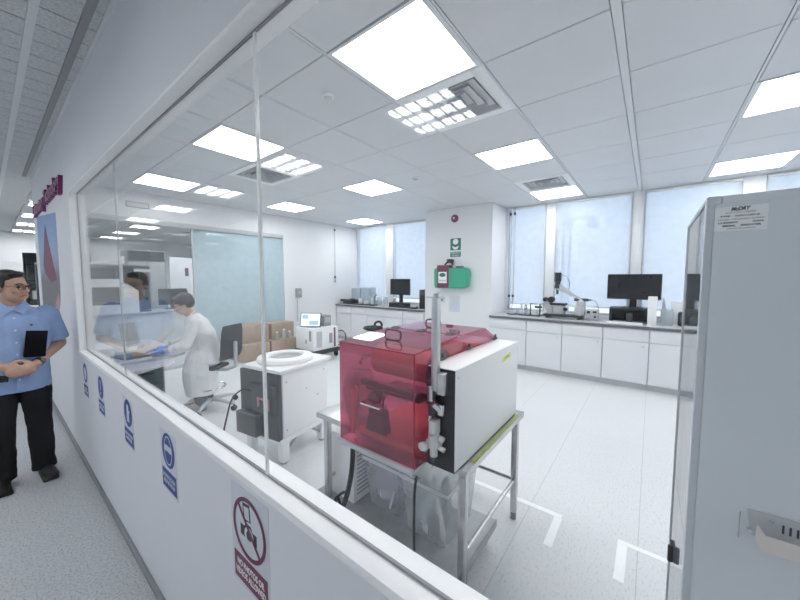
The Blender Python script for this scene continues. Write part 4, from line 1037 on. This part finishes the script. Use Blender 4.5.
# ------------------------------------------------------------------ saddle stool, tapes
t = thing('saddle_stool', 'black backless lab stool in front of the left counter', 'stool', (4.5, 4.15, 0))
MB().loft([((4.5, 4.15, .60), .10, .12), ((4.5, 4.15, .64), .19, .20), ((4.5, 4.15, .675), .17, .18), ((4.5, 4.15, .69), .08, .09)], 28).build('seat', 'fabric', t)
P = [(4.54 + .02 * math.sin(a), 4.06 + .09 * math.cos(a) , .70 + .075 * math.sin(a)) for a in [math.pi * k / 10 for k in range(11)]]
MB().tube(P, .022).build('backrest', 'fabric', t)
MB().cyl((4.5, 4.15, .12), (4.5, 4.15, .5999), .022).build('pole', 'chrome', t)
for k in range(5):
    a = R(72 * k + 20); dx, dy = math.cos(a), math.sin(a)
    l = MB().tube([(4.5 + dx * .03, 4.15 + dy * .03, .13), (4.5 + dx * .28, 4.15 + dy * .28, .085)], .016).build('leg', 'dgrey', t)
    MB().cyl((4.5 + dx * .28 - dy * .015, 4.15 + dy * .28 + dx * .015, .03), (4.5 + dx * .28 + dy * .015, 4.15 + dy * .28 - dx * .015, .03), .03).build('caster', 'rubber', l)
def ftape(label, x0, x1, y0, y1):
    o = MB().box(x0, x1, y0, y1, .0003, .0016).build('floor_tape', 'tape', None, smooth=0); tag(o, label, 'floor tape', 'white corner tapes on the lab floor')
ftape('white floor tape strip running right from behind the work table leg', 2.272, 2.312, .41, 1.05)
ftape('white floor tape strip of the left corner mark, pointing to the camera', 1.985, 2.271, .405, .452)
ftape('white floor tape strip of the right corner mark, running to the grey cabinet', 2.27, 2.305, -.55, .098)
ftape('white floor tape strip of the right corner mark, pointing to the camera', 1.975, 2.269, .05, .098)

# ------------------------------------------------------------------ desk corner with the seated person
t = thing('corner_desk', 'pale grey desk with curved end at which the person in the white coat works', 'desk', (1.0, 4.9, 0))
pts = [(.60, 4.24), (1.30, 4.24), (1.42, 4.34), (1.42, 5.66), (.60, 5.66)]
MB().poly((0, 0, .70), (1, 0, 0), (0, 1, 0), pts, .028).build('desktop', 'lgrey', t)
pe = [(.62, 0.0), (.70, 0.0), (.75, .12), (.86, .30), (.86, .50), (.95, .58), (1.28, .63), (1.28, .699), (.62, .699)]
MB().poly((0, 4.29, 0), (1, 0, 0), Zp, pe, .03).build('end_panel', 'white', t)
MB().box(.61, .63, 4.30, 5.64, .25, .699, .002).build('back_panel', 'white', t)
MB().box(.64, 1.40, 5.60, 5.63, 0, .699, .002).build('far_panel', 'white', t)
t = thing('drawer_pedestal', 'grey green drawer unit under the desk by the white coat', 'drawers', (1.2, 5.1, 0))
MB().box(1.0, 1.38, 4.98, 5.5, .03, .66, .004).build('carcass', 'teal', t)
for k in range(3):
    dr = MB().box(1.01, 1.37, 4.958, 4.9795, .05 + .2 * k, .24 + .2 * k, .003).build('drawer', 'teal', t)
    MB().box(1.12, 1.26, 4.948, 4.9579, .19 + .2 * k, .205 + .2 * k, .002).build('handle', 'dgrey', dr)
MB().box(1.02, 1.36, 5.0, 5.48, 0, .0295).build('plinth', 'black', t)
t = thing('blue_pedestal', 'dark blue drawer unit at the left under the desk', 'drawers', (.8, 4.6, 0))
MB().box(.66, .92, 4.42, 4.9, .03, .64, .004).build('carcass', 'bluedk', t)
for k in range(2): MB().box(.665, .915, 4.40, 4.4195, .06 + .29 * k, .33 + .29 * k, .003).build('drawer', 'bluedk', t)
MB().box(.70, .80, 4.397, 4.3999, .40, .58).build('paper_note', 'paper', t)
MB().box(.68, .90, 4.44, 4.88, 0, .0295).build('plinth', 'black', t)
DZ = .7285
for nm, mt, c_, s_, rz_, l_, ct in [('paper_sheet', 'paper', (1.28, 4.42, DZ), (.20, .28, .003), .5, 'white sheet at the near corner of the desk', 'paper'),
                                   ('paper_sheet', 'paper', (1.02, 5.05, DZ), (.21, .3, .003), -.3, 'white sheet on the desk at the far side of the gloves', 'paper'),
                                   ('black_folder', 'dgrey', (.95, 4.52, DZ), (.24, .3, .018), .2, 'dark folder lying on the desk left of the blue gloves', 'folder')]:
    o = MB().box(-s_[0] / 2, s_[0] / 2, -s_[1] / 2, s_[1] / 2, .0004, s_[2], .001 if s_[2] > .01 else 0).build(nm, mt, None); o.location = c_; o.rotation_euler.z = rz_; tag(o, l_, ct)
t = thing('white_tray', 'white flat tray on the far left of the desk', 'tray', (.8, 5.35, DZ))
MB().box(.66, .98, 5.1, 5.6, DZ + .0004, DZ + .03, .006).build('tray', 'paper', t)

t = thing('office_chair', 'black office chair with chrome foot ring and five star base', 'chair', (1.635, 4.225, 0), R(-150))
MB().box(-.145, .145, -.14, .17, .505, .555, .025, None, 4).build('seat', 'fabric', t, False)
bk = MB().loft([((0, .275, .64), .19, .03), ((0, .30, .70), .205, .028), ((0, .32, .97), .195, .024), ((0, .325, 1.04), .17, .022)], 28).build('backrest', 'fabric', t, False)
MB().tube([(0, .10, .49), (0, .22, .49), (0, .345, .54), (0, .352, .70), (0, .354, .84)], .022).build('back_support', 'lgrey', bk, False)
MB().cyl((0, 0, .09), (0, 0, .30), .03).cyl((0, 0, .30), (0, 0, .5049), .018).build('gas_lift', 'dgrey', t, False)
P = [(.165 * math.cos(2 * math.pi * k / 36), .165 * math.sin(2 * math.pi * k / 36), .27) for k in range(36)]
m = MB().tube(P, .011, 8, True)
for k in range(3): m.tube([(.03 * math.cos(2.1 * k), .03 * math.sin(2.1 * k), .24), ((.157) * math.cos(2.1 * k), .157 * math.sin(2.1 * k), .268)], .008)
m.build('foot_ring', 'chrome', t, False)
for k in range(5):
    a = R(72 * k + 15); dx, dy = math.cos(a), math.sin(a)
    l = MB().tube([(dx * .03, dy * .03, .12), (dx * .18, dy * .18, .105), (dx * .32, dy * .32, .075)], .02, 10, False, [.026, .022, .015]).build('leg', 'lgrey', t, False)
    MB().cyl((dx * .32 - dy * .022, dy * .32 + dx * .022, .03), (dx * .32 + dy * .022, dy * .32 - dx * .022, .03), .03).cyl((dx * .32, dy * .32, .05), (dx * .32, dy * .32, .075), .01).build('caster', 'rubber', l, False)

# ------------------------------------------------------------------ open area beyond the clear glass
t = thing('far_bench', 'pale bench in the far office behind the clear glass', 'bench', (1.9, 8.6, 0))
MB().box(.75, 3.2, 8.2, 9.0, .86, .90, .004).build('benchtop', 'lgrey', t)
MB().box(.78, 3.17, 8.26, 8.98, .10, .8595, .003).build('cupboards', 'lam', t)
MB().box(.82, 3.13, 8.32, 8.96, 0, .0995).build('plinth', 'kick', t)
t = thing('window_instrument', 'white bench instrument with a dark window seen through the clear glass', 'instrument', (1.3, 8.5, .9))
MB().poly((.90, 8.25, 0), (1, 0, 0), Zp, [(0, .9005), (1.02, .9005), (1.02, 1.34), (.72, 1.58), (0, 1.58)], -.55).build('housing', 'white', t)
MB().box(1.10, 1.62, 8.24, 8.2495, 1.08, 1.42).build('dark_window', 'screen', t)
t = thing('dark_partition', 'dark panelled partition behind the far bench', 'partition', (2.0, 9.2, 0))
MB().box(.60, 2.35, 9.15, 9.25, 0, 1.86, .004).build('panel', 'dgrey', t)
for k in range(3): MB().box(.62 + .58 * k, 1.16 + .58 * k, 9.14, 9.1495, 1.1, 1.8).build('dark_pane', 'screen', t)
MB().box(.60, 2.35, 9.13, 9.27, 1.8605, 1.89, .003).build('top_rail', 'grey', t)
t = thing('tall_cupboard', 'tall grey cupboard with dark top behind the far bench', 'cupboard', (2.4, 9.6, 0))
MB().box(2.0, 2.75, 9.4, 9.9, 0, 2.25, .004).build('body', 'grey', t)
MB().box(2.03, 2.72, 9.385, 9.3995, 2.0, 2.22).build('dark_header', 'dgrey', t)
MB().box(2.03, 2.36, 9.385, 9.3995, .05, 1.97).box(2.39, 2.72, 9.385, 9.3995, .05, 1.97).build('door', 'lgrey', t)
t = thing('exhaust_arm', 'white jointed arm lamp reaching over the far bench', 'arm lamp', (1.2, 8.9, .9))
MB().cyl((1.80, 8.9, .9005), (1.80, 8.9, 2.0), .02).build('post', 'white', t)
MB().tube([(1.80, 8.88, 1.98), (1.15, 8.86, 1.86), (1.10, 8.86, 2.12)], .022).cyl((1.80, 8.86, 1.9), (1.80, 8.86, 2.06), .05).build('arm', 'white', t)
MB().cyl((1.10, 8.86, 2.12), (1.06, 8.86, 2.20), .03, .07).build('hood', 'white', t)
t = thing('stand_microscope', 'dark stand microscope on the far bench by the white instrument', 'microscope', (2.1, 8.5, .9))
MB().box(1.98, 2.14, 8.3, 8.6, .9005, .93, .004).box(2.03, 2.09, 8.5, 8.56, .93, 1.75, .004).box(2.0, 2.12, 8.3, 8.56, 1.55, 1.72, .01).cyl((2.06, 8.36, 1.4), (2.06, 8.36, 1.5499), .035).build('stand', 'black', t)
MB().box(1.9, 2.18, 8.32, 8.44, 1.722, 1.78, .01).build('head', 'offwhite', t)
t = thing('far_monitor', 'black monitor at the right of the far bench behind the clear glass', 'monitor', (2.65, 8.6, .9))
MB().box(2.35, 2.9, 8.58, 8.62, 1.0, 1.36, .006).build('casing', 'black', t)
MB().box(2.58, 2.66, 8.62, 8.66, .9005, 1.2).box(2.48, 2.78, 8.55, 8.72, .9005, .915).build('stand', 'dgrey', t)
for k, (x, h, mt, l) in enumerate([(2.95, .22, 'offwhite', 'white bottle on the far bench, nearest the black monitor'), (3.04, .16, 'bluedk', 'dark blue bottle on the far bench'), (3.12, .26, 'milky', 'tall clear bottle at the right end of the far bench')]):
    b = thing('bottle', l, 'bottle', (x, 8.45, .9), 0, 'bottles on the far bench')
    MB().lathe([(.035, 0), (.036, h * .65), (.014, h * .8), (.014, h)], (x, 8.45, .9005)).build('body', mt, b); MB().cyl((x, 8.45, .901 + h), (x, 8.45, .92 + h), .017).build('cap', 'white', b)
t = thing('far_office_screen', 'pale partition screen with notices in the far office', 'screen', (3.4, 9.3, 0))
MB().box(2.78, 4.9, 9.25, 9.32, 0, 2.1, .004).build('panel', 'lam', t)
MB().box(3.10, 3.18, 9.245, 9.2495, 1.65, 1.85).build('red_notice', 'maroon', t)
MB().box(3.22, 3.55, 9.245, 9.2495, 1.45, 1.85).build('paper_notice', 'paper', t)
MB().box(3.02, 3.14, 9.245, 9.2495, 1.18, 1.30).build('dark_notice', 'ink', t)
# white screen and things at the end of the corridor
t = thing('low_screen', 'white low screen wall at the end of the corridor behind the standing person', 'screen', (.1, 6.7, 0))
MB().box(-.5, .43, 6.62, 6.70, 0, 1.2, .004).build('panel', 'wall', t)
MB().box(-.51, .44, 6.615, 6.705, 1.2005, 1.225, .003).build('cap_rail', 'white', t)
t = thing('store_shelf', 'dark shelf rack inside the doorway at the end of the corridor', 'shelf', (1.4, 15.3, 0))
for z in (.3, .9, 1.5, 2.0): MB().box(.8, 2.1, 15.1, 15.6, z, z + .03).build('shelf', 'dgrey', t)
for x in (.8, 2.07): MB().box(x, x + .03, 15.1, 15.13, 0, 2.3).box(x, x + .03, 15.57, 15.6, 0, 2.3).build('upright', 'dgrey', t)
for k in range(6): tag(MB().box(.9 + .2 * k, 1.05 + .2 * k, 15.2, 15.4, [.93, 1.53][k % 2] + .001, [1.2, 1.75][k % 2], .005).build('store_box', ['offwhite', 'black', 'grey'][k % 3]), ['white', 'black', 'grey'][k % 3] + ' box on the ' + ['middle', 'upper'][k % 2] + ' shelf inside the far doorway', 'box', 'boxes in the far doorway')

# ------------------------------------------------------------------ outside the windows
t = thing('tower_crane', 'tower crane outside the windows, faint behind the blind', 'crane', (120, 24, -30))
m = MB(); 
cxx, cyy = 120., 23.
for a in (-1, 1):
    for b_ in (-1, 1): m.cyl((cxx + a, cyy + b_, -30), (cxx + a, cyy + b_, 18), .22, None, 6)
for k in range(16):
    z = -30 + 3 * k
    m.cyl((cxx - 1, cyy - 1, z), (cxx - 1, cyy + 1, z + 3), .14, None, 5).cyl((cxx - 1, cyy + 1, z), (cxx + 1, cyy + 1, z + 3), .14, None, 5)
m.build('mast', 'crane', t)
MB().box(cxx - 1.3, cxx + 1.3, cyy - 1.5, cyy + 1.5, 18.01, 21).build('cab', 'crane', t)
m = MB()
m.cyl((cxx, cyy - 8, 20.5), (cxx, cyy, 21.2), .5, None, 6).cyl((cxx, cyy, 21.2), (cxx, cyy + 17, 38), .45, None, 6).cyl((cxx, cyy, 24), (cxx, cyy + 17, 38.5), .25, None, 6)
for k in range(8): m.cyl((cxx, cyy + 2 * k, 21.5 + 2 * k), (cxx, cyy + 2 * k, 23.6 + 1.85 * k), .15, None, 5)
m.build('jib', 'crane', t)
MB().box(cxx - 1, cxx + 1, cyy - 9, cyy - 6, 17.5, 20.5).build('counterweight', 'crane', t)
# ------------------------------------------------------------------ people
def hand_shapes(m, wrist, d, nrm, side, curl=.35, glove=1.0, length=.088):
    """palm, four unequal fingers and a thumb. d: pointing direction, nrm: back of the hand, side: towards the thumb"""
    w = Vector(wrist); d = Vector(d).normalized(); nrm = Vector(nrm); nrm = (nrm - d * nrm.dot(d)).normalized()
    s = d.cross(nrm).normalized()
    if s.dot(Vector(side)) < 0: s = -s
    g = glove
    for k, (off, L) in enumerate([(.028, .072), (.0095, .080), (-.009, .074), (-.0265, .060)]):
        base = w + d * .012 + s * off * .55
        kn = w + d * length + s * off - nrm * .003 * abs(k - 1.3)
        m.chain([base, kn], [.0135 * g, .0115 * g], 10)
        p = kn; dd = d.copy(); seg = [.45, .32, .25]
        pts = [p]; rad = [.0098 * g]
        for q in range(3):
            ang = curl * (.8 + .25 * q)
            dd = (dd * math.cos(ang) - nrm * math.sin(ang)).normalized()
            nn = nrm
            p = p + dd * L * seg[q]; pts.append(p); rad.append((.0095 - .0009 * q) * g)
            nrm_loc = dd
        m.chain(pts, rad, 10)
    tb = w + d * .025 + s * .026
    t1 = tb + (d * .55 + s * .75 - nrm * .25).normalized() * .042
    t2 = t1 + (d * .85 + s * .35 - nrm * .35).normalized() * .030
    t3 = t2 + (d * .95 + s * .05 - nrm * .35).normalized() * .024
    m.chain([w + d * .02 + s * .012, tb, t1, t2, t3], [.015 * g, .0145 * g, .0125 * g, .0105 * g, .009 * g], 10)
    m.chain([w, w + d * .03], [.024 * g, .022 * g], 12)

def head_matrix(c, yaw, pitch, roll=0):
    return Matrix.Translation(c) @ Euler((pitch, roll, yaw), 'XYZ').to_matrix().to_4x4()

def head_shapes(m, HM, k=1.0):
    """facing -Y; origin = head centre, 0.235 tall"""
    KM = HM @ Matrix.Diagonal((k, k, k, 1))
    def E_(c, r, rot=None): m.ell(c, r, rot, 24, 16, KM)
    E_((0, .012, .030), (.074, .093, .088))           # skull
    E_((0, -.025, -.03), (.062, .066, .082))          # face
    E_((0, -.045, -.088), (.034, .036, .028))         # chin
    E_((-.035, -.035, -.07), (.03, .04, .035)); E_((.035, -.035, -.07), (.03, .04, .035))     # jaw
    E_((-.036, -.066, -.022), (.024, .022, .020)); E_((.036, -.066, -.022), (.024, .022, .020))  # cheeks
    E_((0, -.083, .022), (.050, .017, .012))          # brow ridge
    E_((0, -.098, -.012), (.009, .013, .026), (R(-14), 0, 0))   # nose bridge
    E_((0, -.110, -.032), (.013, .014, .011))         # nose tip
    E_((-.012, -.099, -.036), (.009, .011, .008)); E_((.012, -.099, -.036), (.009, .011, .008))
    E_((0, -.090, -.062), (.024, .013, .013))         # mouth area
    for s_ in (-1, 1): E_((s_ * .074, .012, -.012), (.009, .020, .032), (R(12), 0, s_ * R(18)))   # ears

def face_parts(HM, par, k=1.0, glasses=False):
    def place(mb, nm, mat):
        mb.bm.transform(HM @ Matrix.Diagonal((k, k, k, 1))); return mb.build(nm, mat, par, False)
    m = MB()
    for s_ in (-1, 1): m.ell((s_ * .031, -.0835, .004), (.0125, .008, .0062), None, 14, 10)
    place(m, 'eyes', 'black')
    m = MB()
    for s_ in (-1, 1): m.tube([(s_ * .014, -.099, .024), (s_ * .032, -.0985, .031), (s_ * .050, -.086, .026)], .0036)
    place(m, 'eyebrows', 'hair')
    place(MB().tube([(-.022, -.0975, -.0605), (-.008, -.1035, -.0585), (0, -.1035, -.0600), (.008, -.1035, -.0585), (.022, -.0975, -.0605)], .0042), 'mouth', 'lip')
    if glasses:
        m = MB()
        for s_ in (-1, 1):
            P = []
            for q in range(24):
                a = 2 * math.pi * q / 24; ca, sa = math.cos(a), math.sin(a)
                P.append((s_ * .034 + .026 * (1 if ca > 0 else -1) * abs(ca) ** .6, -.112, .002 + .018 * (1 if sa > 0 else -1) * abs(sa) ** .6))
            m.tube(P, .0019, 6, True)
            m.tube([(s_ * .060, -.111, .008), (s_ * .072, -.085, .010), (s_ * .078, .0, .008), (s_ * .078, .02, .0)], .0017, 6)
        m.tube([(-.008, -.113, .006), (0, -.114, .009), (.008, -.113, .006)], .0018, 6)
        place(m, 'spectacles', 'black')

def hair_cap(HM, par, mat, k, style):
    m = MB()
    def E_(c, r, rot=None): m.ell(c, r, rot, 24, 16)
    if style == 'crop':
        E_((0, .022, .058), (.078, .092, .072)); E_((0, .045, .02), (.077, .070, .075)); E_((0, -.035, .098), (.052, .05, .022))
        for s_ in (-1, 1): E_((s_ * .066, .02, .03), (.014, .05, .045))
    else:
        E_((0, .018, .055), (.085, .100, .082)); E_((0, .045, .012), (.082, .074, .075)); E_((0, -.058, .082), (.070, .045, .038)); E_((.02, -.082, .062), (.045, .022, .028))
        E_((-.03, -.080, .065), (.035, .022, .028))
        for s_ in (-1, 1): E_((s_ * .070, .015, .03), (.017, .052, .045))
    # keep the face clear
    m.bm.transform(HM @ Matrix.Diagonal((k, k, k, 1)))
    return skinmesh(m, 'hair', mat, par, .0055, 4)

# ---- person standing in the corridor (local: facing -Y, left hand at +X)
t = thing('person', 'person in a short sleeved blue shirt and black trousers standing in the corridor', 'person', (.115, 3.85, 0), R(3))
HMs = head_matrix((.005, -.035, 1.535), R(38), R(3), R(-4))
b = MB()
head_shapes(b, HMs)
b.chain([(0, .0, 1.36), (.003, -.012, 1.47)], [.062, .056])
b.loft([((0, 0, .80), .15, .10), ((0, 0, .90), .165, .115), ((0, -.01, 1.02), .16, .125), ((0, 0, 1.18), .17, .115), ((0, .0, 1.29), .165, .095), ((0, .005, 1.36), .12, .07)])
LS, LE, LW = (.185, .01, 1.315), (.248, .045, 1.06), (.085, -.165, .945)
RS, RE, RW = (-.185, .01, 1.315), (-.25, .035, 1.06), (-.075, -.17, .955)
b.chain([LS, LE, LW], [.056, .043, .029]); b.chain([RS, RE, RW], [.056, .043, .029])
hand_shapes(b, LW, (-.82, -.42, -.28), (.3, -.9, .2), (0, -.2, 1), .28)
hand_shapes(b, RW, (.80, -.30, -.35), (-.3, -.9, .2), (0, -.2, 1), .30)
for s_, fx in ((-1, -.10), (1, .11)):
    b.chain([(s_ * .085, 0, .86), (s_ * .10, -.01, .46), (s_ * .108, .015, .09)], [.085, .056, .042])
    b.chain([(s_ * .108, .0, .05), (s_ * .125, -.12, .04)], [.045, .035])
body = skinmesh(b, 'body', 'skin', t, .0065, 5)
face_parts(HMs, t, 1, True)
hair_cap(HMs, t, 'hair', 1, 'crop')
s = MB()
s.loft([((0, 0, .735), .185, .128), ((0, -.005, .80), .183, .132), ((0, -.01, .95), .180, .140), ((0, -.008, 1.08), .182, .136), ((0, 0, 1.2), .188, .126), ((0, .0, 1.29), .183, .105), ((0, .006, 1.36), .125, .082), ((0, .006, 1.388), .085, .072)])
for S_, E_ in ((LS, LE), (RS, RE)):
    S_ = Vector(S_); E_ = Vector(E_)
    s.chain([S_ + Vector((0, 0, .0)), S_.lerp(E_, .45)], [.070, .070]); s.cyl(S_.lerp(E_, .4), S_.lerp(E_, .86), .068, .074, 18)
sh = skinmesh(s, 'shirt', 'shirt', t, .008, 4)
folds(sh, .006, 11, .6)
m = MB()
for s_ in (-1, 1): m.poly((0, 0, 0), (1, 0, 0), Zp, [(0, 0), (.01, 0), (.01, .01)], .001)
m.bm.free()
cl = MB()
for s_ in (-1, 1):
    cl._add([Vector(v) for v in [(0, -.082, 1.365), (s_ * .05, -.098, 1.335), (s_ * .085, -.03, 1.395), (s_ * .066, .03, 1.43), (s_ * .045, -.055, 1.415), (0, -.09, 1.36), (s_ * .05, -.106, 1.33), (s_ * .093, -.03, 1.39), (s_ * .074, .035, 1.425), (s_ * .052, -.062, 1.41)]],
            [(0, 1, 2, 4), (2, 3, 4), (5, 9, 7, 6), (7, 9, 8), (0, 5, 6, 1), (1, 6, 7, 2), (2, 7, 8, 3), (3, 8, 9, 4), (4, 9, 5, 0)])
cl.build('collar', 'shirt', sh, False)
MB().box(-.016, .016, -.1485, -.138, .76, 1.0).build('placket', 'shirt', sh, False)
m = MB()
for z, y in ((1.30, -.102), (1.21, -.127), (1.12, -.137), (1.03, -.143), (.93, -.150), (.84, -.146)): m.cyl((0, y + .003, z), (0, y - .004, z), .0065, None, 10)
m.build('buttons', 'button', sh, False)
MB().box(.075, .09, -.119, -.112, 1.235, 1.25, .002).build('chest_emblem', 'bluedk', sh, False)
tr = MB()
tr.loft([((0, 0, .74), .165, .118), ((0, 0, .88), .172, .122)])
for s_ in (-1, 1): tr.chain([(s_ * .085, 0, .80), (s_ * .098, -.01, .47), (s_ * .106, .012, .12)], [.098, .076, .070]); tr.cyl((s_ * .106, .012, .14), (s_ * .108, .008, .055), .068, .074, 18)
folds(skinmesh(tr, 'trousers', 'trouser', t, .008, 4), .006, 12, .8)
for s_ in (-1, 1):
    so = MB(); so.chain([(s_ * .108, .035, .048), (s_ * .118, -.06, .045), (s_ * .130, -.155, .038)], [.046, .045, .037])
    so.box(s_ * .118 - .045, s_ * .118 + .045, -.18, .075, .0, .03, .01)
    skinmesh(so, 'shoe', 'shoe', t, .006, 3)
wr = Vector(LE).lerp(Vector(LW), .90); d = (Vector(LW) - Vector(LE)).normalized()
MB().cyl(wr - d * .011, wr + d * .011, .0335, .0325, 20).build('watch_strap', 'black', t, False)
u, v = frame(d); MB().cyl(wr + Vector((.02, -.03, .012)), wr + Vector((.024, -.036, .016)), .018).build('watch_face', 'dgrey', t, False)
f = thing('black_folder', 'flat black folder tucked under the arm of the person in the blue shirt', 'folder', (.115, 3.70, 1.0), R(3))
MB().obox((.10, -.168 + .15, .10), (.115, .016, .20), (R(-4), R(8), R(8)), .004).build('cover', 'matblack', f, False)
MB().obox((.10, -.168 + .152, .10), (.108, .008, .192), (R(-4), R(8), R(8)), .001).build('pages', 'dgrey', f, False)
f2 = thing('black_phone', 'small black phone held low by the person in the blue shirt', 'phone', (.02, 3.66, .9), R(3))
MB().obox((.0, -.02, -.02), (.10, .010, .05), (R(-10), R(8), 0), .003).build('case', 'black', f2, False)
MB().obox((.0, -.0258, -.0205), (.094, .001, .045), (R(-10), R(8), 0)).build('screen', 'screen', f2, False)

# ---- person seated at the desk in a white coat
t = thing('person', 'person in a white lab coat and blue gloves seated at the desk', 'person', (1.645, 4.245, 0), R(-115))
HMd = head_matrix((.0, -.235, 1.29), R(-4), R(20), R(3))
b = MB(); head_shapes(b, HMd, 1.0)
b.chain([(0, -.155, 1.12), (0, -.20, 1.225)], [.060, .053])
b.loft([((0, .0, .60), .16, .13), ((0, -.01, .75), .15, .115), ((0, -.065, .95), .16, .11, R(12)), ((0, -.125, 1.07), .16, .09, R(18)), ((0, -.155, 1.14), .10, .065, R(18))])
LS, LE, LW = (.175, -.125, 1.085), (.235, -.21, .84), (.12, -.415, .775)
RS, RE, RW = (-.175, -.125, 1.085), (-.235, -.26, .84), (-.10, -.47, .775)
b.chain([LS, LE, LW], [.05, .04, .027]); b.chain([RS, RE, RW], [.05, .04, .027])
hand_shapes(b, LW, (-.25, -.95, -.06), (0, -.1, 1), (-1, 0, 0), .16)
hand_shapes(b, RW, (.25, -.95, -.06), (0, -.1, 1), (1, 0, 0), .16)
for s_ in (-1, 1):
    b.chain([(s_ * .09, -.02, .66), (s_ * .10, -.15, .44), (s_ * .10, -.10, .14)], [.078, .052, .042]); b.chain([(s_ * .10, -.10, .10), (s_ * .11, -.22, .075)], [.04, .03])
skinmesh(b, 'body', 'skin2', t, .0065, 5)
face_parts(HMd, t); hair_cap(HMd, t, 'hair2', 1, 'full')
c = MB()
c.loft([((0, .005, .58), .205, .155), ((0, -.005, .72), .18, .14), ((0, -.06, .94), .185, .132, R(12)), ((0, -.115, 1.07), .185, .112, R(18)), ((0, -.15, 1.145), .115, .08, R(18)), ((0, -.16, 1.165), .075, .07, R(18))])
for S_, E_, W_2 in ((LS, LE, LW), (RS, RE, RW)):
    c.chain([S_, E_, Vector(E_).lerp(Vector(W_2), .5)], [.066, .060, .052]); c.cyl(Vector(E_).lerp(Vector(W_2), .4), Vector(E_).lerp(Vector(W_2), .72), .052, .057, 18)
# skirt of the coat over the thighs, falling at both sides
c.loft([((0, -.085, .20), .187, .178), ((0, -.09, .33), .19, .185), ((0, -.09, .50), .195, .195), ((0, -.06, .66), .19, .18), ((0, -.03, .76), .17, .145)])
tq = MB()
for s_ in (-1, 1): tq.chain([(s_ * .09, -.02, .66), (s_ * .10, -.15, .44), (s_ * .10, -.10, .12)], [.085, .062, .056])
skinmesh(tq, 'trousers', 'jean', t, .009, 4)
ct = skinmesh(c, 'lab_coat', 'coat', t, .009, 5)
folds(ct, .012, 9, .45)
lp = MB()
for s_ in (-1, 1):
    lp._add([Vector(v) for v in [(s_ * .062, -.13, 1.20), (s_ * .10, -.20, 1.11), (s_ * .06, -.22, 1.0), (s_ * .01, -.20, .93), (s_ * .03, -.225, 1.10), (s_ * .070, -.14, 1.21), (s_ * .106, -.215, 1.11), (s_ * .064, -.237, 1.0), (s_ * .01, -.215, .93), (s_ * .03, -.24, 1.105)]],
            [(0, 1, 2, 4), (2, 3, 4), (5, 9, 7, 6), (7, 9, 8), (0, 5, 6, 1), (1, 6, 7, 2), (2, 7, 8, 3), (3, 8, 9, 4), (4, 9, 5, 0)])
lp.build('lapel', 'coat', ct, False)
MB().obox((.20, -.06, .52), (.006, .13, .14), (0, 0, 0), .002).build('pocket', 'coat', ct, False)
for S_, d_, sd in ((LW, (-.25, -.95, -.06), (-1, 0, 0)), (RW, (.25, -.95, -.06), (1, 0, 0))):
    g = MB(); hand_shapes(g, S_, d_, (0, -.1, 1), sd, .16, 1.22); w = Vector(S_); dd = Vector(d_).normalized()
    g.chain([w - dd * .04, w + dd * .03], [.034, .031], 14); skinmesh(g, 'glove', 'glove', t, .0055, 3)
for s_ in (-1, 1):
    so = MB(); so.chain([(s_ * .10, -.08, .055), (s_ * .11, -.23, .048)], [.050, .042]); skinmesh(so, 'shoe', 'grey', t, .007, 3)

# ------------------------------------------------------------------ light, world, camera
wd = bpy.data.worlds.new('sky'); SC.world = wd; wd.use_nodes = True; nt = wd.node_tree; L = nt.links.new
bg = nt.nodes['Background']; tc = nd(nt, 'ShaderNodeTexCoord'); sp = nd(nt, 'ShaderNodeSeparateXYZ'); cr = nd(nt, 'ShaderNodeValToRGB')
L(tc.outputs['Generated'], sp.inputs[0]); L(sp.outputs['Z'], cr.inputs['Fac']); L(cr.outputs['Color'], bg.inputs['Color'])
e = cr.color_ramp.elements; e[0].position = 0; e[0].color = (.88, .93, 1, 1); e[1].position = .6; e[1].color = (.40, .60, .90, 1)
x = e.new(.10); x.color = (.82, .90, 1, 1); x = e.new(.22); x.color = (.66, .81, 1, 1)
bg.inputs['Strength'].default_value = 1.0
cam = bpy.data.cameras.new('camera'); co = bpy.data.objects.new('camera', cam); COL.objects.link(co)
cam.sensor_width = 36; cam.lens = 36 * 323 / 800; cam.clip_start = .02; cam.clip_end = 600
th_ = R(37.9); pit = math.atan(22 / 323)
fw = Vector((math.cos(th_) * math.cos(pit), math.sin(th_) * math.cos(pit), -math.sin(pit)))
co.location = (0, 0, 1.6); co.rotation_euler = fw.to_track_quat('-Z', 'Y').to_euler()
SC.camera = co
vs = SC.view_settings; vs.view_transform = 'Standard'; vs.look = 'None'; vs.gamma = 1; vs.use_curve_mapping = False; vs.exposure = .52
SC.cycles.use_denoising = True; SC.cycles.transparent_max_bounces = 32; SC.cycles.max_bounces = 12; SC.cycles.diffuse_bounces = 6
SC.cycles.sample_clamp_indirect = 6
